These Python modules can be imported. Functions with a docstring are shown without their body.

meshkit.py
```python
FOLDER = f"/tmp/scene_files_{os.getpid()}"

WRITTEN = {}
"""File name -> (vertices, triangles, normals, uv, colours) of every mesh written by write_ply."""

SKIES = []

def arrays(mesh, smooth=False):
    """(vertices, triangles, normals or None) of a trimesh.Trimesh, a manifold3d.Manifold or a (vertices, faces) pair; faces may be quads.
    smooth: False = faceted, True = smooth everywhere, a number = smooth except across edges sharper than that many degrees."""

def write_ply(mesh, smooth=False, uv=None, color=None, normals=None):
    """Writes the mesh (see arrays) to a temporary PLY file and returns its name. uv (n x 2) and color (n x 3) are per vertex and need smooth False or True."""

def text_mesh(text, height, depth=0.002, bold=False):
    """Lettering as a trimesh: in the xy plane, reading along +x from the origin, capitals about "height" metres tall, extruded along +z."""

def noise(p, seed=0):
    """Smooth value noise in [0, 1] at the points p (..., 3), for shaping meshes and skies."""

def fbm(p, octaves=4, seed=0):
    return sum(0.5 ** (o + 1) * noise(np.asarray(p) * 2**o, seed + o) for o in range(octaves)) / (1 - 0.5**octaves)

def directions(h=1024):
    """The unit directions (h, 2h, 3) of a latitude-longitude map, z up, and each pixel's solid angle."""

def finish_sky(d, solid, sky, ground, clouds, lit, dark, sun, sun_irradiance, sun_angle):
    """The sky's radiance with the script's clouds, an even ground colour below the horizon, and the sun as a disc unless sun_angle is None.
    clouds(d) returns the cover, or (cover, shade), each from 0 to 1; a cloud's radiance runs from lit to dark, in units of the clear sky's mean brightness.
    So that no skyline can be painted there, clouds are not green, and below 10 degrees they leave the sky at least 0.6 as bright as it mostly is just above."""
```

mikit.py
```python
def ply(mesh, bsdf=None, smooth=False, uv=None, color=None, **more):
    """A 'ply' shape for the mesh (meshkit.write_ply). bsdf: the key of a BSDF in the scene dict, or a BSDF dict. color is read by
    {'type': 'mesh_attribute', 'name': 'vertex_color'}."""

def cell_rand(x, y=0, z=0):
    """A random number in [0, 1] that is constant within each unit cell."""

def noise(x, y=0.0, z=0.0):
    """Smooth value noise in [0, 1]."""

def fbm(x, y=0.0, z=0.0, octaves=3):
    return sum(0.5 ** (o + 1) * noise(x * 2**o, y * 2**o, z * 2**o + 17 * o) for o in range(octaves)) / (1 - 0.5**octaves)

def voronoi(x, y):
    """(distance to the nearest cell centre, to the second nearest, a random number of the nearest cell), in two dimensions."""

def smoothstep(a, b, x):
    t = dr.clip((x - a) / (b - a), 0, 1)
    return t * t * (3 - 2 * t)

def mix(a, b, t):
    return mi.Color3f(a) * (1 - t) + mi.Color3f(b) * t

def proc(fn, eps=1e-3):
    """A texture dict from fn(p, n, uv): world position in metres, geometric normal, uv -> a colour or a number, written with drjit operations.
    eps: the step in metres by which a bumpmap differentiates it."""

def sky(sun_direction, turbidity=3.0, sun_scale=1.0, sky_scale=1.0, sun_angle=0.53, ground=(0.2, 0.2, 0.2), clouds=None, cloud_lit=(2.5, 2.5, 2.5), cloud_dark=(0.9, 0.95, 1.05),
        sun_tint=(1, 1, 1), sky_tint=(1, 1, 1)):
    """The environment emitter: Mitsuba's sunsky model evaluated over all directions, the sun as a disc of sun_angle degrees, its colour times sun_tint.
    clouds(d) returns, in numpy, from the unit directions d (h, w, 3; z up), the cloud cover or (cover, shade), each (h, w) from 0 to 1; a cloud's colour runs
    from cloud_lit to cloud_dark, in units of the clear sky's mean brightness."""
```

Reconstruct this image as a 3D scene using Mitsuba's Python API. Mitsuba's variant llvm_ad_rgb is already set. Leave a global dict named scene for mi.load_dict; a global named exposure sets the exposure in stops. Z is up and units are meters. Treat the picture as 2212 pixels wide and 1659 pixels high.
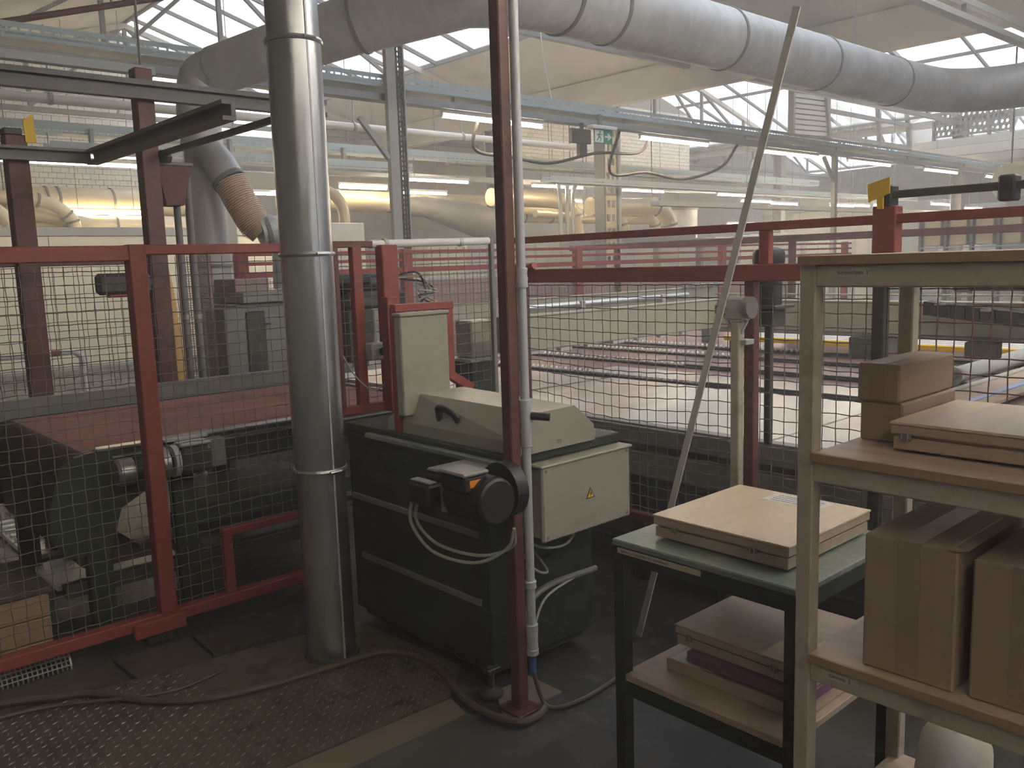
import math, random
import numpy as np, trimesh, mitsuba as mi, drjit as dr
import mikit, meshkit
from mikit import noise, fbm, mix, smoothstep, cell_rand, voronoi
from shapely.geometry import Polygon, box as sbox
random.seed(7); np.random.seed(7)
T = mi.ScalarTransform4f
scene, labels = {"type": "scene"}, {}

# ------------------------------------------------------------------ camera, sky, exposure
# world: x runs along the fences and conveyors away to the right, y away to the left, z up (metres)
CAM = np.array([0.0, 0.0, 1.6])
FWD = np.array([0.663, 0.735, -0.139]); UP = np.array([0.117, 0.082, 0.99])
scene["camera"] = {"type": "perspective", "fov_axis": "x", "fov": 61.16, "near_clip": 0.05, "far_clip": 300.0,
                   "to_world": T().look_at(origin=CAM.tolist(), target=(CAM + FWD).tolist(), up=UP.tolist()), "medium": {"type": "ref", "id": "veil_air"}}
# thin haze added through the whole hall to imitate lens veil
scene["veil_air"] = {"type": "homogeneous", "sigma_t": 0.014, "albedo": {"type": "rgb", "value": [0.93, 0.94, 0.96]}, "phase": {"type": "hg", "g": 0.5}}
scene["sky"] = mikit.sky((0.5, 0.35, 0.8), turbidity=6.0, sun_scale=0.0, sky_scale=1.0, ground=(0.25, 0.25, 0.25),
                         clouds=lambda d: (np.full(d.shape[:2], 1.0), np.full(d.shape[:2], 0.15)),
                         cloud_lit=(3.0, 3.2, 3.55), cloud_dark=(2.0, 2.15, 2.4))
exposure = 2.4
TUBE = (20.0, 16.0, 10.6)        # radiance of a fluorescent tube
ADDED_ROW = (16.0, 14.3, 11.6)      # whiter tubes of the unseen rows added to light the foreground
AMBER = (5.0, 3.7, 1.7)      # radiance of the older, yellower tubes by the far ducts

# ------------------------------------------------------------------ helpers
_count = {}
def uniq(base):
    n = _count.get(base, -1) + 1
    _count[base] = n
    return base if n == 0 else f"{base}_{n:03d}"
def tag(key, label=None, cat=None, group=None, kind=None):
    d = {k: v for k, v in (("label", label), ("category", cat), ("group", group), ("kind", kind)) if v}
    if d: labels[key] = d
def thing(name, label, cat, group=None):
    k = uniq(name); tag(k, label, cat, group); return k
def put(key, mesh, mat, smooth=False):
    scene[key] = mikit.ply(mesh, mat, smooth=smooth); return key
def part(parent, name, mesh, mat, smooth=False, label=None, kind=None):
    k = uniq(parent + "__" + name); tag(k, label, None, None, kind); return put(k, mesh, mat, smooth)
def solo(name, mesh, mat, label, cat, group=None, smooth=False, kind=None):
    k = uniq(name); tag(k, label, cat, group, kind); return put(k, mesh, mat, smooth)
def struct(name, mesh, mat, smooth=False, label=None):
    tag(name, label, None, None, "structure"); return put(name, mesh, mat, smooth)
def cat(ms): return trimesh.util.concatenate(list(ms))

def bx(x0, x1, y0, y1, z0, z1, c=0.0):
    """A box; c chamfers its edges."""
    x0, x1 = sorted((x0, x1)); y0, y1 = sorted((y0, y1)); z0, z1 = sorted((z0, z1))
    if c <= 0:
        m = trimesh.creation.box(extents=(x1-x0, y1-y0, z1-z0)); m.apply_translation(((x0+x1)/2, (y0+y1)/2, (z0+z1)/2)); return m
    c = min(c, (x1-x0)/2.5, (y1-y0)/2.5, (z1-z0)/2.5)
    P = []
    for a in (0, 1):
        for b in (0, 1):
            for d in (0, 1):
                p = np.array([x1 if a else x0, y1 if b else y0, z1 if d else z0]); s = np.array([-1 if a else 1, -1 if b else 1, -1 if d else 1]) * c
                for k in range(3):
                    q = p + s; q[k] = p[k]; P.append(q)
    return trimesh.convex.convex_hull(np.array(P))
def frame_of(d):
    d = d / np.linalg.norm(d); a = np.array([0, 0, 1.0]) if abs(d[2]) < 0.9 else np.array([1.0, 0, 0])
    u = np.cross(a, d); u /= np.linalg.norm(u); return u, np.cross(d, u)
def tube(pts, r, n=10, caps=True):
    """A round tube along a polyline; r is a number or one radius per point."""
    P = np.asarray(pts, float); m = len(P); R = np.full(m, r, float) if np.isscalar(r) else np.asarray(r, float)
    t = np.gradient(P, axis=0); t /= np.linalg.norm(t, axis=1, keepdims=True) + 1e-12
    u, w = frame_of(t[0]); rings = []
    a = np.arange(n) * 2 * np.pi / n
    for i in range(m):
        u = u - t[i] * (u @ t[i]); u /= np.linalg.norm(u); w = np.cross(t[i], u)
        rings.append(P[i] + R[i] * (np.cos(a)[:, None] * u + np.sin(a)[:, None] * w))
    V = np.vstack(rings); F = []
    i, j = np.meshgrid(np.arange(m-1), np.arange(n), indexing="ij"); i = i.ravel(); j = j.ravel(); j2 = (j+1) % n
    F = np.vstack([np.stack([i*n+j, i*n+j2, (i+1)*n+j2], 1), np.stack([i*n+j, (i+1)*n+j2, (i+1)*n+j], 1)])
    if caps:
        V = np.vstack([V, P[0], P[-1]]); k = np.arange(n); c0, c1 = m*n, m*n+1
        F = np.vstack([F, np.stack([np.full(n, c0), (k+1) % n, k], 1), np.stack([np.full(n, c1), (m-1)*n+k, (m-1)*n+(k+1) % n], 1)])
    return trimesh.Trimesh(V, F, process=False)
def cyl(p0, p1, r, n=24): return tube([p0, p1], r, n)
def smoothpath(pts, n=12):
    """Catmull-Rom through the points."""
    P = np.asarray(pts, float); Q = np.vstack([2*P[0]-P[1], P, 2*P[-1]-P[-2]]); out = []
    for i in range(1, len(Q)-2):
        for s in np.linspace(0, 1, n, endpoint=False):
            a, b, c, d = Q[i-1:i+3]
            out.append(0.5*((2*b)+(-a+c)*s+(2*a-5*b+4*c-d)*s*s+(-a+3*b-3*c+d)*s**3))
    out.append(P[-1]); return np.array(out)
def arc(c, r, a0, a1, u, v, n=12):
    a = np.radians(np.linspace(a0, a1, n)); u = np.asarray(u, float); v = np.asarray(v, float)
    return [np.asarray(c, float) + r*(np.cos(t)*u + np.sin(t)*v) for t in a]
AX = {"x": ((0, 1, 0), (0, 0, 1), (1, 0, 0)), "y": ((1, 0, 0), (0, 0, 1), (0, -1, 0)), "z": ((1, 0, 0), (0, 1, 0), (0, 0, 1))}
def prism(poly, axis, a0, a1):
    """Extrude a polygon: axis x takes (y,z), axis y takes (x,z), axis z takes (x,y)."""
    g = poly if isinstance(poly, Polygon) else Polygon(poly)
    a0, a1 = min(a0, a1), max(a0, a1)
    m = trimesh.creation.extrude_polygon(g, a1-a0, engine="earcut"); V = np.array(m.vertices)
    u, v, w = (np.array(t, float) for t in AX[axis])
    W = V[:, :1]*u + V[:, 1:2]*v
    W[:, "xyz".index(axis)] = V[:, 2] + a0
    if axis == "y": W[:, 1] = a1 - V[:, 2]
    return trimesh.Trimesh(W, m.faces, process=False)
def beam(p0, p1, w, h, up=(0, 0, 1)):
    """A straight bar of rectangular section w x h between two points."""
    p0 = np.asarray(p0, float); p1 = np.asarray(p1, float); d = p1-p0; L = np.linalg.norm(d); d /= L
    up = np.asarray(up, float)
    if abs(up @ d) > 0.95: up = np.array([1.0, 0, 0])
    s = np.cross(d, up); s /= np.linalg.norm(s); u = np.cross(s, d)
    m = trimesh.creation.box(extents=(L, w, h)); M = np.eye(4); M[:3, 0] = d; M[:3, 1] = s; M[:3, 2] = -u if np.linalg.det(np.array([d, s, u]).T) < 0 else u; M[:3, 3] = (p0+p1)/2
    m.apply_transform(M); return m
def hexa(q):
    """Six-faced solid from 4 bottom and 4 top corners (convex)."""
    return trimesh.convex.convex_hull(np.asarray(q, float))
def wires(axis, c, u0, u1, z0, z1, pitch, r, amp=0.0, k=4, sag=None, du=0.0):
    """Crimped woven wire mesh in the plane axis=c; u is the other horizontal axis. amp: crimp height."""
    ms = []
    us = np.arange(u0+pitch/2, u1, pitch); zs = np.arange(z0+pitch/2, z1, pitch)
    def P(u, w, z):
        u = np.asarray(u, float); z = np.asarray(z, float); w = np.asarray(w, float)
        return np.stack([w+c, u, z], 1) if axis == "x" else np.stack([u, w+c, z], 1)
    for i, u in enumerate(us):
        z = np.arange(z0, z1+1e-6, pitch/2); ph = np.arange(len(z))
        s = np.where(ph % 4 == 1, 1, np.where(ph % 4 == 3, -1, 0)) * (1 if i % 2 else -1)
        ms.append(tube(P(u + s*amp*0.7 + du*math.sin(i*1.7), s*amp, z), r, k, False))
    for j, z in enumerate(zs):
        u = np.arange(u0, u1+1e-6, pitch/2); ph = np.arange(len(u))
        s = np.where(ph % 4 == 1, -1, np.where(ph % 4 == 3, 1, 0)) * (1 if j % 2 else -1)
        zz = z + s*amp*0.25 + (0 if sag is None else sag(u, z))
        ms.append(tube(P(u, s*amp, zz), r, k, False))
    return cat(ms)
def lathe(prof, p, axis="z", n=32):
    """Revolve (radius, height) pairs about an axis through p."""
    m = trimesh.creation.revolve(np.asarray(prof, float), sections=n); V = np.array(m.vertices)
    if axis == "x": V = V[:, [2, 0, 1]]
    if axis == "y": V = V[:, [1, 2, 0]]
    return trimesh.Trimesh(V + np.asarray(p, float), m.faces, process=False)
def text(s, h, o, right, up, depth=0.0006):
    m = meshkit.text_mesh(s, h, depth); V = np.array(m.vertices); r = np.asarray(right, float); u = np.asarray(up, float); n = np.cross(r, u)
    return trimesh.Trimesh(np.asarray(o, float) + V[:, :1]*r + V[:, 1:2]*u + V[:, 2:3]*n, m.faces, process=False)

# ------------------------------------------------------------------ materials
def pr(c, rough=0.5, metal=0.0, bump=None, **k):
    b = {"type": "principled", "base_color": c if isinstance(c, dict) else {"type": "rgb", "value": list(c)}, "roughness": rough if isinstance(rough, dict) else float(rough), "metallic": float(metal), **k}
    if bump is not None:
        b = {"type": "bumpmap", "nested_texture": bump, "scale": 1.0, "bsdf": b}
    return {"type": "twosided", "bsdf": b}
def worn(base, dirt, scale, lo=0.45, hi=0.8, amount=0.8):
    """Paint with irregular stains of another colour."""
    def fn(p, n, uv):
        a = fbm(p.x*scale, p.y*scale, p.z*scale, 4); g = noise(p.x*scale*9, p.y*scale*9, p.z*scale*9)
        return mix(base, dirt, amount*smoothstep(lo, hi, a*0.8+g*0.2))
    return mikit.proc(fn)
def floor_fn(p, n, uv):
    a = fbm(p.x*1.3, p.y*1.3, 0, 5); b = fbm(p.x*11, p.y*11, 3, 3); s = noise(p.x*60, p.y*60, 1)
    c = mix((0.042, 0.044, 0.048), (0.092, 0.090, 0.088), smoothstep(0.3, 0.75, a))
    return mix(c, (0.17, 0.165, 0.16), 0.4*smoothstep(0.62, 0.9, b)*s)
scene["m_floor"] = pr(mikit.proc(floor_fn), 0.55)
def plate_fn(p, n, uv):
    a = fbm(p.x*2.1, p.y*2.1, 4, 4); b = fbm(p.x*17, p.y*17, 2, 3)
    c = mix((0.092, 0.082, 0.072), (0.125, 0.10, 0.08), smoothstep(0.35, 0.7, a))
    return mix(c, (0.06, 0.05, 0.045), 0.6*smoothstep(0.55, 0.8, b))
scene["m_plate"] = pr(mikit.proc(plate_fn), 0.5, 0.15)
scene["m_strip"] = pr(worn((0.17, 0.14, 0.11), (0.10, 0.08, 0.065), 3.0), 0.6)
scene["m_pitplate"] = pr(worn((0.075, 0.062, 0.052), (0.035, 0.03, 0.028), 3.0), 0.6)
def wood_fn(p, n, uv):
    g = fbm(p.x*3, p.y*42, p.z*42, 3); f = noise(p.x*14, p.y*200, p.z*200)
    return mix(mix((0.60, 0.49, 0.37), (0.69, 0.58, 0.45), g), (0.52, 0.41, 0.30), 0.25*f)
scene["m_birch"] = pr(mikit.proc(wood_fn), 0.38, specular=0.5)
def oak_fn(p, n, uv):
    g = fbm(p.x*40, p.y*3, p.z*30, 3); f = noise(p.x*150, p.y*10, p.z*150)
    return mix(mix((0.31, 0.215, 0.135), (0.40, 0.29, 0.19), g), (0.24, 0.16, 0.10), 0.3*f)
scene["m_woodedge"] = pr(mikit.proc(oak_fn), 0.55)
def board_fn(p, n, uv):
    g = fbm(p.x*30, p.y*2.5, p.z*30, 4)
    return mix((0.37, 0.285, 0.22), (0.49, 0.395, 0.31), g)
scene["m_board"] = pr(mikit.proc(board_fn), 0.5)
def card_fn(p, n, uv):
    g = noise(p.x*90, p.y*90, p.z*6); a = fbm(p.x*7, p.y*7, p.z*7, 3)
    return mix(mix((0.315, 0.235, 0.17), (0.37, 0.28, 0.205), a), (0.27, 0.20, 0.14), 0.25*g)
scene["m_card"] = pr(mikit.proc(card_fn), 0.75)
scene["m_cardtape"] = pr((0.31, 0.23, 0.165), 0.4)
scene["m_red"] = pr(worn((0.27, 0.062, 0.052), (0.14, 0.06, 0.05), 5.0, 0.5, 0.8, 0.7), 0.45)
scene["m_redbright"] = pr((0.36, 0.075, 0.075), 0.45)
scene["m_redbrown"] = pr(worn((0.125, 0.05, 0.042), (0.06, 0.03, 0.028), 5.0), 0.5)
scene["m_green"] = pr(worn((0.030, 0.040, 0.029), (0.021, 0.024, 0.020), 2.5, 0.4, 0.75), 0.45)
scene["m_greenlight"] = pr(worn((0.19, 0.24, 0.21), (0.26, 0.27, 0.24), 9.0, 0.45, 0.7), 0.28)
scene["m_cream"] = pr(worn((0.35, 0.345, 0.285), (0.26, 0.245, 0.195), 3.5, 0.5, 0.85, 0.6), 0.42)
scene["m_creamlight"] = pr((0.52, 0.51, 0.43), 0.45)
scene["m_shelf"] = pr(worn((0.47, 0.425, 0.345), (0.33, 0.28, 0.22), 8.0, 0.55, 0.8, 0.7), 0.5)
def galv_fn(p, n, uv):
    a = fbm(p.x*3, p.y*3, p.z*2, 4); b = noise(p.x*24, p.y*24, p.z*5)
    return mix((0.46, 0.475, 0.495), (0.60, 0.615, 0.64), smoothstep(0.25, 0.75, a*0.8+b*0.2))
scene["m_galv"] = pr(mikit.proc(galv_fn), 0.28, 0.92)
scene["m_galvdull"] = pr(mikit.proc(galv_fn), 0.5, 0.3)
scene["m_steel"] = pr((0.55, 0.55, 0.54), 0.32, 0.9)
scene["m_wire"] = pr((0.20, 0.19, 0.175), 0.45, 0.4)
scene["m_wirered"] = pr((0.20, 0.11, 0.09), 0.5, 0.3)
scene["m_trayblue"] = pr((0.43, 0.50, 0.52), 0.5, 0.25)
scene["m_traygrey"] = pr((0.33, 0.35, 0.36), 0.5, 0.3)
scene["m_raildark"] = pr((0.085, 0.085, 0.09), 0.45, 0.4)
scene["m_beamgrey"] = pr((0.20, 0.20, 0.195), 0.6)
scene["m_black"] = pr((0.018, 0.018, 0.020), 0.45)
scene["m_dark"] = pr((0.05, 0.048, 0.046), 0.5)
scene["m_greylid"] = pr((0.22, 0.22, 0.21), 0.45)
scene["m_orange"] = pr((0.75, 0.26, 0.04), 0.5)
scene["m_yellow"] = pr((0.80, 0.50, 0.03), 0.5)
scene["m_white"] = pr((0.74, 0.74, 0.71), 0.5)
scene["m_ceiling"] = pr(worn((0.54, 0.525, 0.48), (0.45, 0.435, 0.39), 0.35, 0.45, 0.75), 0.85)
scene["m_plaster"] = pr((0.36, 0.345, 0.31), 0.85)
scene["m_mortar"] = pr((0.33, 0.315, 0.285), 0.9)
scene["m_brick"] = pr((0.80, 0.79, 0.75), 0.75)
scene["m_brickgrey"] = pr((0.66, 0.66, 0.63), 0.75)
scene["m_cabin"] = pr((0.66, 0.665, 0.61), 0.5)
scene["m_cabinband"] = pr((0.30, 0.33, 0.36), 0.5)
scene["m_lightgrey"] = pr((0.43, 0.435, 0.42), 0.5)
scene["m_mauve"] = pr((0.30, 0.22, 0.21), 0.6)
scene["m_ductcream"] = pr((0.62, 0.55, 0.40), 0.4, 0.25)
scene["m_label"] = pr((0.52, 0.47, 0.38), 0.5)
scene["m_paper"] = pr((0.72, 0.72, 0.70), 0.6)
scene["m_ink"] = pr((0.09, 0.085, 0.08), 0.7)
scene["m_cable"] = pr((0.10, 0.075, 0.055), 0.5)
scene["m_cablegrey"] = pr((0.32, 0.33, 0.28), 0.5)
scene["m_exit"] = pr((0.03, 0.26, 0.14), 0.4)
scene["m_blue"] = pr((0.06, 0.13, 0.32), 0.5)
scene["m_hose"] = pr((0.40, 0.29, 0.22), 0.35)
scene["m_hoserib"] = pr((0.74, 0.62, 0.52), 0.4)
scene["m_pale"] = pr((0.60, 0.58, 0.56), 0.45)
scene["m_hoseorange"] = pr((0.72, 0.46, 0.20), 0.4)
def belt_fn(p, n, uv):
    g = noise(p.x*3, p.y*160, 0); a = fbm(p.x*4, p.y*4, 2, 3); s = noise(p.x*70, p.y*70, 5)
    return mix(mix((0.30, 0.135, 0.125), (0.40, 0.20, 0.185), g), (0.26, 0.18, 0.16), 0.5*smoothstep(0.4, 0.7, a)+0.2*s)
scene["m_belt"] = pr(mikit.proc(belt_fn), 0.7)
scene["m_brush"] = pr((0.075, 0.055, 0.053), 0.9)
def sheet_fn(p, n, uv):
    a = fbm(p.x*0.9, p.y*2.2, 7, 4)
    return mix((0.60, 0.58, 0.56), (0.46, 0.40, 0.37), smoothstep(0.4, 0.75, a))
scene["m_sheet"] = pr(mikit.proc(sheet_fn), 0.28)
scene["m_bed"] = pr(worn((0.20, 0.13, 0.12), (0.12, 0.09, 0.09), 2.0), 0.28)
scene["m_glass"] = {"type": "thindielectric", "int_ior": 1.5}
# ------------------------------------------------------------------ the hall
struct("floor", bx(-4.5, 46, -16, 20.7, -0.2, 0), "m_floor")
XV, XR, ZV, ZR = 1.2, 6.96, 5.08, 6.90          # first valley and ridge of the saw of gabled bays, 12 m apart
def slope(x0, z0, x1, z1, y0, y1, t=0.1):
    return prism([(x0, z0), (x1, z1), (x1, z1+t), (x0, z0+t)], "y", y0, y1)
YB, YF = -16.0, 20.5
k1 = (ZR-ZV)/(XR-XV); k2 = (ZR-ZV)/(XV+12-XR)
def zfar(x, k): return ZR - k2*(x-XR-12*k)
roof = [slope(-5.0, ZR, XV, ZV, YB, YF+0.3), slope(XV, ZV, XR, ZR, YB, YF+0.3),
        slope(11.355, zfar(11.355, 0), 13.2, ZV, YB, YF+0.3),
        slope(13.2, ZV, 18.96, ZR, YB, YF+0.3), slope(24.9, zfar(24.9, 1), 25.2, ZV, 10.9, YF+0.3), slope(18.96, ZR, 25.2, ZV, YB, 5.0),
        slope(25.2, ZV, 30.96, ZR, 10.9, YF+0.3), slope(36.9, zfar(36.9, 2), 46.2, ZV+1, 10.9, YF+0.3),
        bx(25.25, 46, YB, 10.9, 4.15, 4.3)]
struct("ceiling", cat(roof), "m_ceiling")
def gable(y, x0, x1, zb, t=0.25):
    xs = [x0] + [x for x in (XR, 13.2, 18.96, 25.2, 30.96, 37.2, 46) if x0 < x < x1] + [x1]
    def zt(x):
        if x <= XV: return ZV + (XV-x)*k1
        u = (x-XV) % 12; return ZV + k1*u if u <= XR-XV else ZR - k2*(u-(XR-XV))
    return Polygon([(x0, zb), (x1, zb)] + [(x, zt(x)) for x in reversed(xs)])
gw = Polygon([(7.45, 4.75), (11.9, 4.75), (11.9, 5.3), (7.45, 6.65)])
struct("wall_far", prism(gable(YF, -4.5, 46, 0).difference(gw), "y", YF, YF+0.25), "m_mortar")
struct("wall_back", bx(-4.75, -4.5, YB, YF, 0, 7.0), "m_plaster")
ew = Polygon([(-16, 0), (20.5, 0), (20.5, 7), (-16, 7)])
for a in range(8): ew = ew.difference(sbox(-2+2.0*a, 3.25, -0.6+2.0*a, 3.75))
struct("wall_right", prism(ew, "x", 45.8, 46), "m_plaster")
ow = sbox(-4.5, 0, 46, 7.2)
for a in range(9): ow = ow.difference(sbox(2+4.4*a, 1.6, 5.2+4.4*a, 3.6))
struct("wall_near", prism(ow, "y", YB-0.25, YB), "m_plaster")

# roof glazing: real openings with panes between glazing bars
def glazing(n, x0, z0, x1, z1, y0, y1, step=1.15, rows=1):
    w = f"window_{n}"; tag(w, None, None, None, "structure")
    up = np.array([x1-x0, 0, z1-z0]); L = np.linalg.norm(up); up /= L
    ys = np.arange(y0, y1+1e-6, step)
    for j, y in enumerate(ys):
        part(w, "glazing_bar", beam((x0, y, z0), (x1, y, z1), 0.05, 0.07), "m_beamgrey")
    for f in np.linspace(0, 1, rows+1):
        p = np.array([x0, 0, z0]) + up*L*f
        part(w, "cross_bar", beam((p[0], y0, p[2]), (p[0], y1, p[2]), 0.07, 0.07), "m_beamgrey")
    q = np.array([[x0, 0, z0+0.03], [x1, 0, z1+0.03]])
    pane = None
    for j in range(len(ys)-1):
        a, b = ys[j]+0.03, ys[j+1]-0.03
        V = [[x0, a, z0+.03], [x1, a, z1+.03], [x1, b, z1+.03], [x0, b, z0+.03]]
        part(w, "pane", (V, [[0, 1, 2, 3]]), "m_glass")
glazing(1, XR+0.05, ZR, 11.3, zfar(11.3, 0), -15.5, YF, 1.2)
glazing(2, XR+12.05, ZR, 24.85, zfar(24.85, 1), 5.0, YF, 1.55, 2)
glazing(3, XR+24.05, ZR, 36.85, zfar(36.85, 2), 11.0, YF, 1.9)
tag("window_4", None, None, None, "structure")
for a in range(4):
    x0 = 7.5+1.1*a; zt = ZR-0.3-k2*(x0-XR)
    part("window_4", "pane", ([[x0, YF+.1, 4.78], [x0+1.05, YF+.1, 4.78], [x0+1.05, YF+.1, zt-0.3], [x0, YF+.1, zt]], [[0, 1, 2, 3]]), "m_glass")
    part("window_4", "mullion", bx(x0-0.05, x0+0.01, YF+.05, YF+.15, 4.75, zt+0.1), "m_beamgrey")
for n, (nm, x, lst) in enumerate((("window_5", 45.9, [(-2+2.0*a, -0.6+2.0*a, 3.25, 3.75) for a in range(8)]),)):
    tag(nm, None, None, None, "structure")
    for (a, b, c, d) in lst:
        part(nm, "pane", ([[x, a, c], [x, b, c], [x, b, d], [x, a, d]], [[0, 1, 2, 3]]), "m_glass")
        part(nm, "mullion", bx(x-.03, x+.03, (a+b)/2-.03, (a+b)/2+.03, c, d), "m_beamgrey")
tag("window_6", None, None, None, "structure")
for a in range(9):
    x0, x1 = 2+4.4*a, 5.2+4.4*a
    part("window_6", "pane", ([[x0, YB-.1, 1.6], [x1, YB-.1, 1.6], [x1, YB-.1, 3.6], [x0, YB-.1, 3.6]], [[0, 1, 2, 3]]), "m_glass")
    part("window_6", "mullion", bx((x0+x1)/2-.04, (x0+x1)/2+.04, YB-.15, YB-.05, 1.6, 3.6), "m_beamgrey")

# valley girders, trusses
for x in (13.2, 25.2):
    y1 = YF if x < 20 else 8.6
    solo("valley_girder", bx(x-0.12, x+0.12, YB, YF, ZV-0.55 if x < 20 else ZV-0.18, ZV-0.003), "m_ceiling", "deep pale girder along the roof valley " + ("above the far end of the large duct" if x < 20 else "behind the honeycomb screen"), "girder")
tl = ("pale steel roof truss nearest, crossing above the large duct", "pale steel roof truss crossing behind the perforated post", "third pale steel roof truss before the far wall", "pale steel roof truss at the far end of the hall")
def truss(y, k0, k1_, label):
    t = thing("roof_truss", label, "roof truss")
    for k in range(k0, k1_):
        a, b = XV+12*k, XV+12*k+12; r = XR+12*k; zb = ZV-0.1
        part(t, "bottom_chord", bx(a, b, y-.05, y+.05, zb-.1, zb), "m_beamgrey")
        for (p, q) in (((a, ZV-.06), (r, ZR-.1)), ((r, ZR-.1), (b, ZV-.06))):
            part(t, "top_chord", beam((p[0], y, p[1]), (q[0], y, q[1]), 0.1, 0.1), "m_ceiling")
        def zt(x): return (ZV + (x-a)*(ZR-ZV)/(r-a) if x < r else ZR-(x-r)*(ZR-ZV)/(b-r)) - .1
        xs = [a+1.9, a+3.8, r, r+2.1, r+4.2]
        for i, x in enumerate(xs):
            part(t, "web_post", bx(x-.035, x+.035, y-.035, y+.035, zb, zt(x)), "m_beamgrey")
            nx = xs[i+1] if i < 4 else b
            if i < 2: part(t, "web_diagonal", beam((x, y, zb), (nx, y, zt(nx)), .06, .06), "m_beamgrey")
            elif i < 4: part(t, "web_diagonal", beam((x, y, zt(x)), (nx, y, zb), .06, .06), "m_beamgrey")
        part(t, "gusset", prism([(r-.3, zb), (r+.3, zb), (r+.12, zb+.35), (r-.12, zb+.35)], "y", y-.06, y+.06), "m_ceiling")
truss(4.2, 1, 2, tl[0]); truss(9.6, 0, 3, tl[1]); truss(15.0, 0, 3, tl[2]); truss(19.6, 0, 3, tl[3])
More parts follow.
